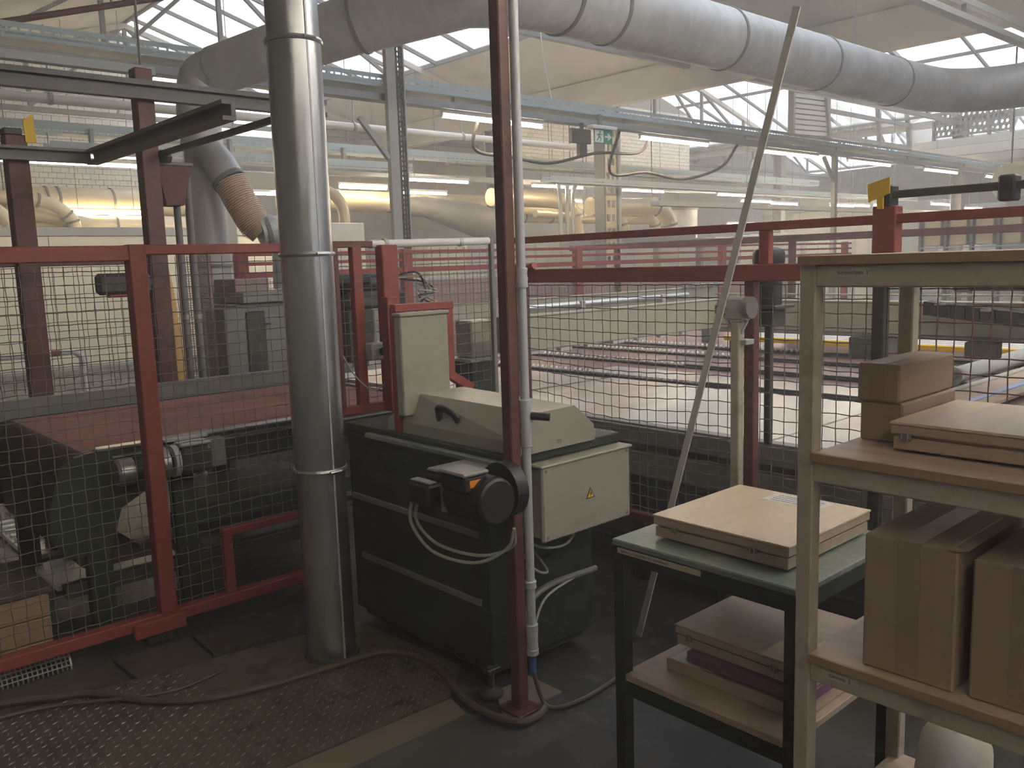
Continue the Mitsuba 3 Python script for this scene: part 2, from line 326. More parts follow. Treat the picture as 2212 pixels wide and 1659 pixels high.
# columns
cl = {(13.2, 9.6): "pale column with square holes right of the curved pipes", (13.2, 15.0): "slim steel column behind the perforated post", (25.2, 9.6): "dark steel column right of the leaning strip", (25.2, 15.0): "far dark column between the tube lights"}
for (x, y), lb in cl.items():
    zt = ZV-0.56 if x < 20 else ZV-0.19
    c = thing("hall_column", lb, "column")
    if (x, y) == (13.2, 9.6): x, y = 13.6, 11.9
    pale = (y == 11.9)
    if pale:
        g = sbox(x-.2, 0, x+.2, 4.9)
        for z in np.arange(0.4, 4.7, 0.28): g = g.difference(sbox(x-.13, z, x-.02, z+.14)).difference(sbox(x+.03, z, x+.14, z+.14))
        part(c, "web_plate", prism(g, "y", y, y+.02), "m_ductcream")
        for s in (-.2, .2): part(c, "flange", bx(x+s-.02, x+s+.02, y-.02, y+.24, 0, 4.9), "m_beamgrey")
        part(c, "drain_pipe", tube([(x+.35, y+.1, 0), (x+.35, y+.1, 4.9)], .06, 12), "m_galvdull", 40)
    else:
        part(c, "web_plate", bx(x-.015, x+.015, y-.12, y+.12, 0, zt), "m_beamgrey")
        for s in (-.13, .13): part(c, "flange", bx(x-.13, x+.13, y+s-.015, y+s+.015, 0, zt), "m_beamgrey")

# brickwork: left part of the far wall and the gable inside the second bay
def courses(x0, x1, z0, z1, w, h, ok):
    out = []; r = 0; z = z0
    while z + h <= z1:
        x = x0 - (w/2 if r % 2 else 0)
        while x < x1:
            a, b = max(x, x0), min(x+w, x1)
            if b-a > 0.03 and ok((a+b)/2, z+h): out.append((a+.006, b-.006, z+.006, z+h-.006))
            x += w
        z += h; r += 1
    return out
def zroof(x):
    u = (x-XV) % 12; return (ZV + k1*u if u <= XR-XV else ZR - k2*(u-(XR-XV)))
def brick_wall(key, lst, y, mat, top, first):
    """lst sorted so that the first ones show largest; full bricks share one mesh file"""
    files = {}
    for i, (a, b, c, d) in enumerate(lst[:300]):
        wk = round(b-a, 3)
        m = files.get(wk)
        if m is None: m = files[wk] = mikit.ply(bx(-wk/2, wk/2, -0.02, 0.02, -(d-c)/2, (d-c)/2), mat)
        k = uniq(key + "__brick"); scene[k] = {**m, "to_world": T().translate([(a+b)/2, y+0.002*((i*7) % 5), (c+d)/2])}
    if len(lst) > 300:
        part(key, "brickwork", cat([bx(a, b, y-.02, y+.02, c, d) for a, b, c, d in lst[300:]]), mat, kind="stuff")
bl = courses(2.2, 7.35, 2.5, 6.8, 0.17, 0.118, lambda x, z: z < zroof(x)-0.05)
vis = lambda q: (q[2] > 3.75 and q[0] > 3.6)
bl = sorted(bl, key=lambda q: (not vis(q), q[0]))
brick_wall("wall_far", bl, YF-0.01, "m_brick", 0, 300)
struct("wall_gable", prism(gable(16.5, 14.2, 22.5, 4.15), "y", 16.5, 16.7), "m_mortar")
b2 = courses(14.2, 22.5, 4.15, 7, 0.21, 0.10, lambda x, z: z < zroof(x)-0.05 and z < 5.9)
b2 = sorted(b2, key=lambda q: q[0]+abs(q[2]-4.9))
brick_wall("wall_gable", b2, 16.49, "m_brickgrey", 0, 300)
solo("gable_beam", bx(13.2, 25.2, 16.4, 16.75, 3.95, 4.15), "m_beamgrey", "grey beam carrying the inner brick gable", "beam")

# clerestory wall at y = 10.9 with the tall right-hand window, louvre panel and white pier
tag("window_7", None, None, None, "structure")
wq = [(20.65, 4.50), (25.5, 4.56), (25.5, 5.58), (24.75, 5.64), (20.65, 5.40)]
for a, b in ((20.65, 23.25), (23.35, 25.1)):
    for c, d in ((4.45, 4.98), (5.06, 5.62)):
        part("window_7", "pane", ([[a, 10.9, c], [b, 10.9, c], [b, 10.9, d], [a, 10.9, d]], [[0, 1, 2, 3]]), "m_glass")
for p, q in (((20.6, 10.9, 4.3), (20.3, 10.9, 5.7)), ((23.3, 10.9, 4.3), (23.05, 10.9, 5.7)), ((25.15, 10.9, 4.3), (24.75, 10.9, 5.75)), ((20.5, 10.9, 5.02), (25.2, 10.9, 5.02)), ((20.5, 10.9, 4.42), (25.3, 10.9, 4.42))):
    part("window_7", "mullion", beam(p, q, .1, .09), "m_beamgrey")
lp = thing("louvre_panel", "brown grey slatted panel between the two large bright roof windows", "panel")
part(lp, "backing", bx(18.9, 20.6, 10.96, 11.0, 4.35, 5.75), "m_beamgrey")
for i in range(11): part(lp, "slat", beam((18.9, 10.93, 4.4+.12*i), (20.58, 10.93, 4.46+.12*i), .02, .085), "m_lightgrey")
for s in (18.9, 20.55): part(lp, "frame", bx(s-.04, s+.04, 10.88, 11.02, 4.3, 5.8), "m_beamgrey")
solo("white_pier", bx(25.3, 26.6, 10.92, 11.05, 4.31, 5.06), "m_ceiling", "white wall pier between the bright window and the honeycomb screen", "pier")
hs = thing("honeycomb_screen", "honeycomb screen of round openings below the duct at far right", "screen")
for i in range(7):
    y0 = 8.25+0.27*i; g = sbox(y0+.005, 4.57, y0+.265, 5.2)
    for r in range(4):
        for c in range(2):
            from shapely.geometry import Point
            g = g.difference(Point(y0+.075+.125*c+(.03 if r % 2 else -.01), 4.66+.15*r).buffer(.052, 6))
    part(hs, "screen_block", prism(g, "x", 24.9, 25.0), "m_beamgrey")
for s in (8.2, 8.75, 9.3, 10.15): part(hs, "post", bx(24.86, 25.04, s, s+.05, 4.50, 5.0), "m_beamgrey")
fb = thing("ceiling_fascia", "cream ceiling edge with stepped ledges below the honeycomb screen", "ceiling edge")
part(fb, "upper_ledge", bx(24.9, 25.3, 2.0, 10.75, 4.30, 4.50), "m_ceiling")
part(fb, "middle_ledge", bx(24.6, 25.3, 2.0, 10.6, 4.02, 4.26), "m_ceiling")
part(fb, "lower_ledge", bx(24.3, 25.3, 2.0, 10.4, 3.78, 3.98), "m_plaster")

# floor covers beside the machine
fp = thing("tread_plate_cover", "large steel tread plate cover in the left foreground floor", "floor plate")
TP = [(0.1, 2.51), (1.83, 2.43), (2.02, 2.6), (1.97, 3.28), (1.40, 3.39), (0.1, 3.58)]
part(fp, "plate", prism(TP, "z", 0.0, 0.008), "m_plate")
pl = Polygon(TP).buffer(-0.02); studs = []
for i in range(56):
    for j in range(32):
        x, y = 0.1+0.036*i, 2.44+0.036*j
        if pl.contains(Point(x, y)) and (y < 2.97 or x < 1.2):
            c, s = (0.92, 0.39) if (i+j) % 2 else (0.39, 0.92)
            P = lambda u, v, z: (x+u*c-v*s, y+u*s+v*c, z)
            studs.append(hexa([P(-.014, 0, .0075), P(.014, 0, .0075), P(0, -.0045, .0075), P(0, .0045, .0075), P(-.008, 0, .0107), P(.008, 0, .0107), P(0, -.002, .0107), P(0, .002, .0107)]))
scene["m_stud"] = pr((0.20, 0.18, 0.16), 0.38, 0.4)
part(fp, "tread_stud", cat(studs), "m_stud", kind="stuff")
solo("floor_strip", prism([(0.1, 2.32), (1.80, 2.30), (1.83, 2.42), (0.1, 2.50)], "z", 0.0, 0.006), "m_strip", "pale bare steel strip edging the tread plate", "floor plate")
solo("floor_strip", prism([(1.86, 2.16), (2.15, 2.16), (2.15, 2.34), (1.98, 2.34)], "z", 0.0, 0.008), "m_strip", "short rusty floor plate under the foot of the square post", "floor plate")
for q, lb in (([(0.3, 3.60), (1.0, 3.46), (1.03, 3.69), (0.3, 3.73)], "dark floor plate under the left fence beside the perforated guard"), ([(1.045, 3.43), (1.335, 3.40), (1.35, 3.66), (1.03, 3.69)], "small dark pit cover under the red joint plate of the fence"), ([(1.354, 3.425), (1.60, 3.395), (1.60, 3.62), (1.365, 3.66)], "dark pit cover left of the vertical silver duct")):
    solo("pit_cover", prism(q, "z", 0.0, 0.014), "m_pitplate", lb, "floor plate")
# ------------------------------------------------------------------ left fence (plane y = 3.74)
FY = 3.74
lf = thing("safety_fence", "red framed wire mesh fence in the left foreground before the belt conveyor", "fence")
part(lf, "top_rail", bx(0.1, 1.27, FY-.03, FY+.03, 1.655, 1.718, .004), "m_red")
part(lf, "top_rail", bx(1.31, 2.02, FY-.03, FY+.03, 1.678, 1.72, .004), "m_red")
part(lf, "bottom_rail", bx(0.1, 2.02, FY-.03, FY+.03, 0.085, 0.135, .004), "m_red")
part(lf, "post", bx(1.255, 1.325, FY-.035, FY+.035, 0.135, 1.722, .004), "m_red")
part(lf, "post", bx(1.985, 2.04, FY-.035, FY+.035, 0.0, 1.72, .004), "m_redbrown")
part(lf, "joint_plate", bx(1.13, 1.35, FY-.06, FY-.035, 0.06, 0.125, .004), "m_red")
part(lf, "foot", bx(1.19, 1.30, FY-.03, FY+.06, 0.014, 0.085, .004), "m_dark")
part(lf, "wire_mesh", wires("y", FY, 0.1, 1.255, 0.135, 1.655, 0.052, 0.0019, 0.0035), "m_wire", 60, kind="stuff")
part(lf, "wire_mesh", wires("y", FY, 1.325, 1.985, 0.42, 1.68, 0.052, 0.0019, 0.0035), "m_wire", 60, kind="stuff")
part(lf, "wire_mesh", wires("y", FY, 1.325, 1.56, 0.135, 0.42, 0.052, 0.0019, 0.0035), "m_wire", 60, kind="stuff")
part(lf, "opening_frame", bx(1.56, 1.985, FY-.02, FY+.02, 0.405, 0.44, .003), "m_red")
part(lf, "opening_frame", bx(1.56, 1.605, FY-.02, FY+.02, 0.135, 0.405, .003), "m_red")
# guard roll of perforated sheet lying below the fence
m = []
for i in range(26):
    x = 0.42+0.018*i; m.append(tube(arc((x, 3.80, .0), .072, 5, 175, (0, 1, 0), (0, 0, 1), 9), .0032, 4))
for a in range(10, 175, 15):
    t = math.radians(a); m.append(cyl((0.41, 3.80+.072*math.cos(t), .072*math.sin(t)), (0.88, 3.80+.072*math.cos(t), .072*math.sin(t)), .0032, 4))
pg = thing("perforated_guard", "half round perforated metal guard on the floor at lower left corner", "guard")
part(pg, "grid", cat(m), "m_steel", 60); part(pg, "end_ring", tube(arc((0.885, 3.80, 0), .074, 2, 178, (0, 1, 0), (0, 0, 1), 16), .005, 6), "m_steel", 60)
wb = thing("wooden_crate", "brown wooden crate half hidden behind the lower left fence", "crate")
for i in range(3): part(wb, "board", bx(0.3, 0.86, 3.86, 3.88, 0.01+.1*i, 0.105+.1*i, .003), "m_woodedge")
for i in range(3): part(wb, "board", bx(0.84, 0.86, 3.885, 4.35, 0.01+.1*i, 0.105+.1*i, .003), "m_woodedge")
part(wb, "lid", bx(0.3, 0.875, 3.85, 4.36, 0.31, 0.328, .003), "m_pitplate")

# ------------------------------------------------------------------ belt conveyor behind the fence
bc = thing("belt_conveyor", "green belt conveyor with pinkish ribbed belt behind the left fence", "conveyor")
BZ, BX0, BY0, BY1, BR = 0.845, 1.22, 3.97, 5.22, 0.225       # belt top, drum centre, near and far edge, drum radius
def stadium(x0, x1, z, r):
    return [(x1, z)] + [(x0+r*math.cos(t), z-r+r*math.sin(t)) for t in np.linspace(math.pi/2, 3*math.pi/2, 18)] + [(x1, z-2*r)]
part(bc, "belt", bx(1.075, 2.9, BY0, BY1, BZ-.012, BZ, .002), "m_belt")
RB = .075
cv = [(1.075, BZ)] + [(1.075-RB*math.sin(t), BZ-RB+RB*math.cos(t)) for t in np.linspace(0, math.pi/2, 8)] + [(1.0, .40)] + [(1.075-RB*math.cos(t), .40-RB*math.sin(t)) for t in np.linspace(0, math.pi/2, 8)] + [(2.6, .325)]
cin = [(1.075, BZ-.012), (1.012, BZ-RB), (1.012, .40), (1.075, .337), (2.6, .337)]
part(bc, "belt_return", prism(Polygon(cv + cin[::-1]).buffer(0), "y", BY0, BY1), "m_brush", 40, label="dark underside of the belt hanging down at its left end")
ribs = [bx(1.08, 2.9, y, y+.006, BZ-.001, BZ+.0035) for y in np.arange(BY0+.02, BY1, .03)]
part(bc, "belt_rib", cat(ribs), "m_belt", kind="stuff", label="raised lengthwise ribs of the belt")
fz = []
rg = np.random.default_rng(3)
for i in range(6000):
    y = rg.uniform(BY0, BY1); s_ = rg.uniform(0, 1)
    if s_ < .25: a = rg.uniform(0.15, 1)*math.pi/2; p = np.array([1.075-RB*math.sin(a), y, BZ-RB+RB*math.cos(a)]); d = np.array([-math.sin(a), 0, math.cos(a)-.5])
    else: p = np.array([1.0, y, rg.uniform(.35, BZ-RB)]); d = np.array([-1.0, 0, -.8])
    d = d + np.array([0, rg.uniform(-.5, .5), rg.uniform(-.5, .1)]); q = p+d*rg.uniform(.008, .022); s = np.array([0, .0028, 0])
    fz.append((p-s, p+s, q))
part(bc, "bristles", (np.array(fz).reshape(-1, 3), np.arange(len(fz)*3).reshape(-1, 3)), "m_brush", kind="stuff", label="dark bristly pile on the belt where it turns down")
part(bc, "drum", cyl((1.08, BY0-.01, BZ-.08), (1.08, BY1+.01, BZ-.08), .06, 24), "m_dark", 40)
part(bc, "drum", cyl((1.08, BY0-.01, .405), (1.08, BY1+.01, .405), .06, 24), "m_dark", 40)
sp = Polygon([(1.09, .845), (2.75, .845), (2.75, .70), (1.43, .70), (1.20, .58), (1.15, .42), (1.10, .40), (.97, .40), (.905, .50), (.915, .62), (.945, .735), (.985, .80), (1.03, .835)])
part(bc, "side_plate", prism(sp, "y", 3.93, 3.96), "m_green")
part(bc, "edge_strip", bx(1.12, 2.75, 3.92, 3.985, .846, .858, .003), "m_steel", label="bright steel edge strip")
part(bc, "edge_strip", bx(1.18, 2.75, 3.915, 3.93, .81, .818), "m_steel", label="bright steel edge strip")
part(bc, "back_rail", bx(.55, 2.9, 5.26, 5.31, .80, .945, .004), "m_beamgrey", label="dull grey upstand along the far side of the belt")
part(bc, "side_plate", prism(sp, "y", 5.23, 5.26), "m_green")
for x in (1.09, 1.48, 2.2):
    for y in (3.95, 5.2): part(bc, "leg", bx(x-.05, x+.05, y-.03, y+.03, 0.0, .72 if x > 1.2 else .5, .004), "m_green")
part(bc, "cross_beam", bx(.95, 2.2, 3.96, 4.02, .22, .28, .004), "m_dark")
part(bc, "cross_beam", bx(1.43, 2.6, 3.94, 4.0, .42, .50, .004), "m_green")
part(bc, "return_pan", bx(1.3, 2.6, 4.05, 5.15, .34, .36), "m_dark")
dm = thing("drive_motor", "grey drive motor with silver end caps on the near side of the belt", "motor")
part(dm, "end_cap", lathe([(0, 0), (.05, 0), (.060, .012), (.060, .07), (0, .07)], (1.165, 3.855, .755), "x"), "m_steel", 35)
part(dm, "shaft_cover", cyl((1.235, 3.855, .755), (1.37, 3.855, .755), .042, 20), "m_dark", 40)
part(dm, "bearing_ring", lathe([(.04, 0), (.07, 0), (.07, .03), (.04, .03)], (1.355, 3.855, .765), "x"), "m_steel", 35)
part(dm, "bearing_ring", lathe([(.04, 0), (.072, 0), (.072, .025), (.04, .025)], (1.405, 3.855, .765), "x"), "m_galvdull", 35)
part(dm, "body", bx(1.43, 1.58, 3.80, 3.925, .70, .825, .02), "m_dark")
part(dm, "terminal_lid", bx(1.435, 1.575, 3.80, 3.90, .827, .843, .006), "m_lightgrey")
part(dm, "mounting_plate", bx(1.40, 1.60, 3.895, 3.928, .845, .856), "m_lightgrey")
part(dm, "bracket", bx(1.58, 1.67, 3.87, 3.928, .70, .835, .006), "m_greylid")
bw = thing("white_boards", "white boards put in for a bright patch of floor seen under the belt", "boards")
part(bw, "board", bx(1.10, 1.75, 4.75, 5.22, 0, .03, .004), "m_white"); part(bw, "board", bx(1.12, 1.80, 5.38, 6.35, 0, .03, .004), "m_white")  # white boards stand in for the brightly lit floor beyond the belt
for i in range(5): part(bw, "strip", bx(1.14, 1.78, 5.74+.12*i, 5.80+.12*i, .0305, .045, .003), "m_white")

# ------------------------------------------------------------------ fence behind the belt (plane y = 5.45)
BY = 5.45
bf = thing("rear_fence", "wire mesh fence with tall dark red posts behind the belt", "fence")
part(bf, "post", bx(1.955, 2.06, BY-.05, BY+.05, 0, 2.81, .005), "m_redbrown")
part(bf, "post", bx(1.235, 1.345, BY-.05, BY+.05, 0, 2.375, .005), "m_redbrown")
part(bf, "post_cap", bx(1.235, 1.325, BY-.045, BY+.045, 2.375, 2.41, .004), "m_dark")
part(bf, "top_rail", bx(0.3, 1.955, BY-.02, BY+.02, 1.66, 1.70, .003), "m_redbrown")
part(bf, "wire_mesh", wires("y", BY, 0.3, 1.955, 0.95, 1.66, 0.052, 0.0019, 0.0035), "m_wire", 60, kind="stuff")
yt = thing("warning_tag", "yellow tag on top of the left dark red post", "tag")
part(yt, "plate", prism([(1.335, 2.335), (1.39, 2.335), (1.38, 2.49), (1.33, 2.45)], "y", BY-.06, BY-.051), "m_yellow")
sb = thing("sensor_box", "dark rounded sensor box with red stripe hanging behind the mesh", "sensor")
part(sb, "body", bx(1.615, 1.92, 5.32, 5.398, 1.485, 1.61, .02), "m_dark")
part(sb, "red_stripe", bx(1.68, 1.80, 5.33, 5.39, 1.468, 1.485), "m_redbright")
part(sb, "mount", bx(1.85, 1.956, 5.398, 5.46, 1.53, 1.57), "m_dark")
# overhead rails carried by the tall post
r1 = thing("overhead_rail", "dark channel rail crossing in front of the brick wall to the silver duct", "rail")
part(r1, "channel", cat([bx(0.2, 3.2, 5.335, 5.398, 2.70, 2.73), bx(0.2, 3.2, 5.335, 5.398, 2.62, 2.65), bx(0.2, 3.2, 5.378, 5.398, 2.65, 2.70)]), "m_raildark")
r2 = thing("overhead_rail", "brown channel rail that kinks towards the camera above the yellow tag", "rail")
part(r2, "channel", cat([bx(0.2, 1.66, 5.34, 5.398, 2.295, 2.31), bx(0.2, 1.66, 5.34, 5.398, 2.235, 2.25), bx(0.2, 1.66, 5.378, 5.398, 2.25, 2.295)]), "m_beamgrey")
r3 = thing("overhead_rail", "brown channel rail rising past the grey branch duct", "rail")
part(r3, "channel", cat([beam((1.66, 5.36, 2.30), (1.66, 3.55, 2.30), .06, .018), beam((1.66, 5.36, 2.235), (1.66, 3.55, 2.235), .06, .018), beam((1.68, 5.36, 2.27), (1.68, 3.55, 2.27), .02, .05)]), "m_beamgrey")
r4 = thing("overhead_rail", "thin dark rail running from the valve to the silver duct", "rail")
part(r4, "channel", beam((2.08, 5.38, 2.32), (2.08, 3.6, 2.32), .025, .03), "m_raildark")
part(r4, "valve", lathe([(0, 0), (.035, 0), (.045, .03), (.03, .07), (0, .07)], (2.10, 5.42, 2.27)), "m_black", 35)
fl = thing("filter_funnel", "dark red brown funnel box above the two small vertical pipes", "funnel")
part(fl, "hopper", hexa([(2.12, 5.50, 2.02), (2.23, 5.50, 2.02), (2.23, 5.65, 2.02), (2.12, 5.65, 2.02), (2.065, 5.47, 2.26), (2.28, 5.47, 2.26), (2.28, 5.67, 2.26), (2.065, 5.67, 2.26)]), "m_redbrown")
part(fl, "rim", bx(2.065, 2.29, 5.46, 5.68, 2.26, 2.28, .003), "m_beamgrey")
for i, (x, lb) in enumerate(((2.22, "left of two small brown vertical pipes beside the branch duct"), (2.29, "right of two small brown vertical pipes beside the branch duct"))):
    pp = thing("small_pipe", lb, "pipe", None)
    part(pp, "pipe", tube([(x, 5.60-.02*i, 0.0), (x, 5.60-.02*i, 2.20)], .022, 12), "m_beamgrey", 40)
    part(pp, "clamp", tube([(x, 5.60-.02*i, 1.30), (x, 5.60-.02*i, 1.33)], .028, 12), "m_steel", 40)
oh = thing("ribbed_hose", "orange ribbed hose behind the tall dark red post", "hose")
ph = smoothpath([(2.36, 6.3, 2.36), (2.35, 6.3, 2.18), (2.33, 6.3, 1.95), (2.335, 6.3, 1.70), (2.37, 6.3, 1.45), (2.40, 6.3, 1.0), (2.40, 6.3, 0.5), (2.40, 6.3, 0)], 12)
part(oh, "hose", tube(ph, .050, 14), "m_hoseorange", 40)
part(oh, "rib", cat([tube([ph[i], ph[i]+(ph[i+1]-ph[i])*.45], .056, 14) for i in range(0, len(ph)-1)]), "m_hoseorange", 40, kind="stuff")

# ------------------------------------------------------------------ vertical silver duct
vd = thing("vertical_duct", "tall shiny silver duct standing in the left foreground", "duct")
DX, DYc = 1.715, 3.075
part(vd, "lower_section", cyl((DX, DYc, 0.008), (DX, DYc, 0.79), .098, 40), "m_galv", 40)
part(vd, "middle_section", cyl((DX, DYc, 0.79), (DX, DYc, 1.66), .102, 40), "m_galv", 40)
part(vd, "upper_section", cyl((DX, DYc, 1.66), (DX, DYc, 2.455), .102, 40), "m_galv", 40)
part(vd, "top_section", cyl((DX, DYc, 2.455), (DX, DYc, 4.2), .099, 40), "m_galv", 40)
for z, r in ((.80, .107), (1.655, .107), (2.45, .108)):
    part(vd, "clamp_ring", lathe([(r-.012, -.010), (r, -.008), (r+.003, 0), (r, .008), (r-.012, .010)], (DX, DYc, z), n=40), "m_steel", 40)
    part(vd, "clamp_bolt", cyl((DX-.02, DYc-r-.006, z), (DX+.03, DYc-r-.004, z), .006, 8), "m_steel", 40)
part(vd, "floor_collar", lathe([(.098, 0), (.113, 0), (.111, .01), (.098, .014)], (DX, DYc, .008), n=40), "m_dark", 40)
part(vd, "seam", bx(DX-.0035, DX+.0035, DYc-.1035, DYc-.099, .02, 3.4), "m_galvdull")

# ------------------------------------------------------------------ green machine
mc = thing("sanding_machine", "dark green machine cabinet with cream hood and motor beside the silver duct", "machine")
part(mc, "cabinet", bx(1.985, 2.55, 2.36, 3.30, .075, .865, .006), "m_green")
part(mc, "plinth", bx(2.02, 2.52, 2.40, 3.28, .035, .075), "m_dark")
part(mc, "top_plate", bx(1.965, 2.56, 2.22, 3.32, .865, .888, .004), "m_green")
part(mc, "table_edge", bx(1.945, 1.972, 2.225, 3.1, .885, .905, .003), "m_greenlight")
part(mc, "table", bx(1.972, 2.56, 2.215, 3.30, .888, .925, .004), "m_green")
for a, b, z in ((3.27, 2.40, .60), (3.22, 2.40, .335)): part(mc, "cable_duct", bx(1.972, 1.985, b, a, z-.013, z+.013, .003), "m_beamgrey")
part(mc, "cabinet_door", bx(1.981, 1.986, 2.37, 3.26, .09, .80, .002), "m_green")
hx = [(2.0, .93), (2.40, .93), (2.395, .985), (2.285, 1.07), (2.09, 1.07), (2.0, .972)]
hood = hexa([(2.0, 2.19, .925), (2.39, 2.19, .925), (2.0, 3.0, .925), (2.39, 3.0, .925), (2.0, 2.19, .97), (2.385, 2.19, .985), (2.0, 3.0, .97), (2.385, 3.0, .97),
             (2.093, 2.19, 1.068), (2.283, 2.19, 1.070), (2.05, 2.86, 1.085), (2.28, 2.84, 1.085)])
hd = part(mc, "hood", hood, "m_cream", 20)
hp = smoothpath([(2.022, 2.665, 1.0), (2.012, 2.66, 1.03), (2.0, 2.645, 1.052), (2.0, 2.60, 1.05), (2.012, 2.56, 1.028), (2.028, 2.553, 1.0)], 6)
part(hd, "handle", tube(hp, [.015]*6 + [.013]*(len(hp)-12) + [.015]*6, 10), "m_black", 40, label="curved black grip on the cream hood")
part(hd, "latch", bx(2.385, 2.41, 2.20, 2.235, .93, .962, .004), "m_cream")
part(hd, "marking", text("32", .014, (2.185, 2.1895, .943), (1, 0, 0), (0, 0, 1)), "m_beamgrey", label="faint number on the hood end")
ch = part(mc, "chute", bx(1.968, 2.208, 2.83, 2.875, 1.0, 1.40, .005), "m_cream")
part(ch, "chute_top", bx(1.963, 2.213, 2.823, 2.88, 1.40, 1.415, .004), "m_cream")
eb = part(mc, "electric_box", bx(2.085, 2.555, 2.18, 2.36, .605, .865, .005), "m_cream")
part(eb, "lid", bx(2.08, 2.56, 2.162, 2.182, .595, .878, .006), "m_cream")
part(eb, "lip", bx(2.07, 2.57, 2.155, 2.36, .870, .881, .004), "m_cream")
for x, z in ((2.10, .857), (2.54, .860), (2.10, .613), (2.54, .613)): part(eb, "screw", cyl((x, 2.159, z), (x, 2.164, z), .006, 10), "m_greylid", 40)
part(eb, "knob", cyl((2.070, 2.27, .80), (2.086, 2.27, .80), .016, 16), "m_black", 40)
tri = Polygon([(2.305, .714), (2.351, .714), (2.328, .756)])
part(eb, "warning_triangle", prism(tri, "y", 2.160, 2.1622), "m_ink", label="yellow lightning warning triangle")
part(eb, "warning_field", prism(tri.buffer(-.004), "y", 2.1592, 2.1602), "m_yellow")
part(eb, "lightning_mark", prism([(2.330, .745), (2.322, .729), (2.328, .730), (2.324, .718), (2.336, .734), (2.330, .733)], "y", 2.1585, 2.1593), "m_ink")
mt = part(mc, "motor", cyl((1.80, 2.10, .825), (1.80, 2.27, .825), .082, 32), "m_black", 40)
part(mt, "flange", lathe([(0, 0), (.070, 0), (.078, .006), (.078, .02), (0, .02)], (1.80, 2.08, .825), "y", 36), "m_black", 35)
part(mt, "bearing_disc", cyl((1.88, 2.165, .835), (1.93, 2.165, .835), .095, 32), "m_black", 40)
part(mt, "bearing_arm", bx(1.90, 1.985, 2.15, 2.40, .80, .86, .004), "m_black")
part(mt, "terminal_box", bx(1.70, 1.80, 2.13, 2.26, .86, .915, .008), "m_black")
part(mt, "terminal_lid", bx(1.695, 1.805, 2.125, 2.265, .915, .928, .005), "m_greylid")
part(mt, "orange_plate", bx(1.722, 1.775, 2.128, 2.1295, .878, .902), "m_orange", label="small orange type plate")
part(mt, "gear_housing", bx(1.77, 1.975, 2.25, 2.44, .77, .88, .012), "m_black")
part(mt, "housing_lid", bx(1.775, 1.97, 2.255, 2.435, .88, .89, .004), "m_greylid")
part(mt, "switch_box", bx(1.70, 1.80, 2.33, 2.45, .775, .855, .01), "m_black")
part(mt, "switch_lid", bx(1.71, 1.745, 2.335, 2.445, .855, .862, .002), "m_greylid")
part(mt, "end_plate", bx(1.745, 1.752, 2.285, 2.32, .76, .86, .002), "m_greylid")
for i, (a, b) in enumerate(((1.72, .0), (1.745, .02))):
    part(mt, "cable", tube(smoothpath([(a, 2.45, .79), (a-.01, 2.45, .70), (a+.03, 2.38, .60+b), (a+.12, 2.26, .565+b), (a+.19, 2.17, .62), (1.91, 2.13, .70)], 8), .006, 8), "m_cablegrey", 40)
lg = part(mc, "levelling_foot", lathe([(0, 0), (.045, 0), (.045, .012), (.018, .022), (.012, .03), (.012, .11), (0, .11)], (1.95, 2.33, .008)), "m_dark", 35)
part(lg, "bracket", bx(1.925, 1.99, 2.315, 2.345, .095, .112, .003), "m_green")
for i, q in enumerate(([(2.10, 2.30, .62), (2.12, 2.24, .56), (2.25, 2.22, .54), (2.35, 2.24, .60)], [(2.05, 2.32, .63), (2.07, 2.22, .50), (2.17, 2.24, .45), (2.2, 2.35, .5)], [(2.1, 2.25, .25), (2.2, 2.28, .33), (2.4, 2.3, .36)])):
    part(mc, "loose_cable", tube(smoothpath(q, 8), .005, 6), "m_cablegrey", 40)
part(mc, "rear_pipe", tube(smoothpath([(2.08, 2.30, .10), (2.09, 2.28, .30), (2.22, 2.30, .36), (2.5, 2.30, .36)], 8), .012, 8), "m_beamgrey", 40)

# red guard frames standing on the machine
gf = thing("chute_guard", "red angled frame round the cream chute of the machine", "frame")
part(gf, "upright", bx(1.985, 2.03, 2.89, 2.93, .925, 1.435, .003), "m_red")
part(gf, "upright", bx(2.25, 2.285, 2.89, 2.93, 1.12, 1.445, .003), "m_red")
part(gf, "top_bar", bx(1.985, 2.285, 2.885, 2.925, 1.415, 1.447, .003), "m_red")
part(gf, "brace", beam((2.262, 2.91, 1.135), (2.38, 2.91, 1.065), .04, .035), "m_red")
part(gf, "sensor", bx(2.225, 2.25, 2.885, 2.905, 1.355, 1.41, .003), "m_green")
part(gf, "wire", tube(smoothpath([(2.23, 2.885, 1.39), (2.19, 2.88, 1.375), (2.13, 2.885, 1.405), (2.06, 2.89, 1.425)], 6), .003, 6), "m_black")
gp = thing("gate_post", "broad double red gate post right of the grey junction box", "post")
part(gp, "box_section", bx(2.31, 2.40, 3.44, 3.50, .93, 1.70, .004), "m_red")
part(gp, "box_section", bx(2.245, 2.305, 3.32, 3.38, .93, 1.46, .004), "m_red")
part(gp, "hinge", bx(2.28, 2.33, 3.36, 3.44, 1.05, 1.10, .004), "m_red")
hg = thing("hinged_gate", "narrow red mesh gate panel with white tube handle rail on top", "gate")
part(hg, "upright", bx(2.175, 2.225, 3.48, 3.52, .93, 1.715, .003), "m_red")
part(hg, "upright", bx(2.075, 2.10, 3.48, 3.52, .93, 1.715, .003), "m_redbrown")
part(hg, "bottom_bar", bx(2.075, 2.40, 3.48, 3.52, .915, .955, .003), "m_red")
part(hg, "top_bar", bx(2.075, 2.29, 3.48, 3.52, 1.69, 1.72, .003), "m_redbrown")
part(hg, "handle_rail", cyl((2.28, 3.50, 1.705), (3.02, 3.50, 1.715), .019, 16), "m_white", 40, label="white tube along the top of the gate")
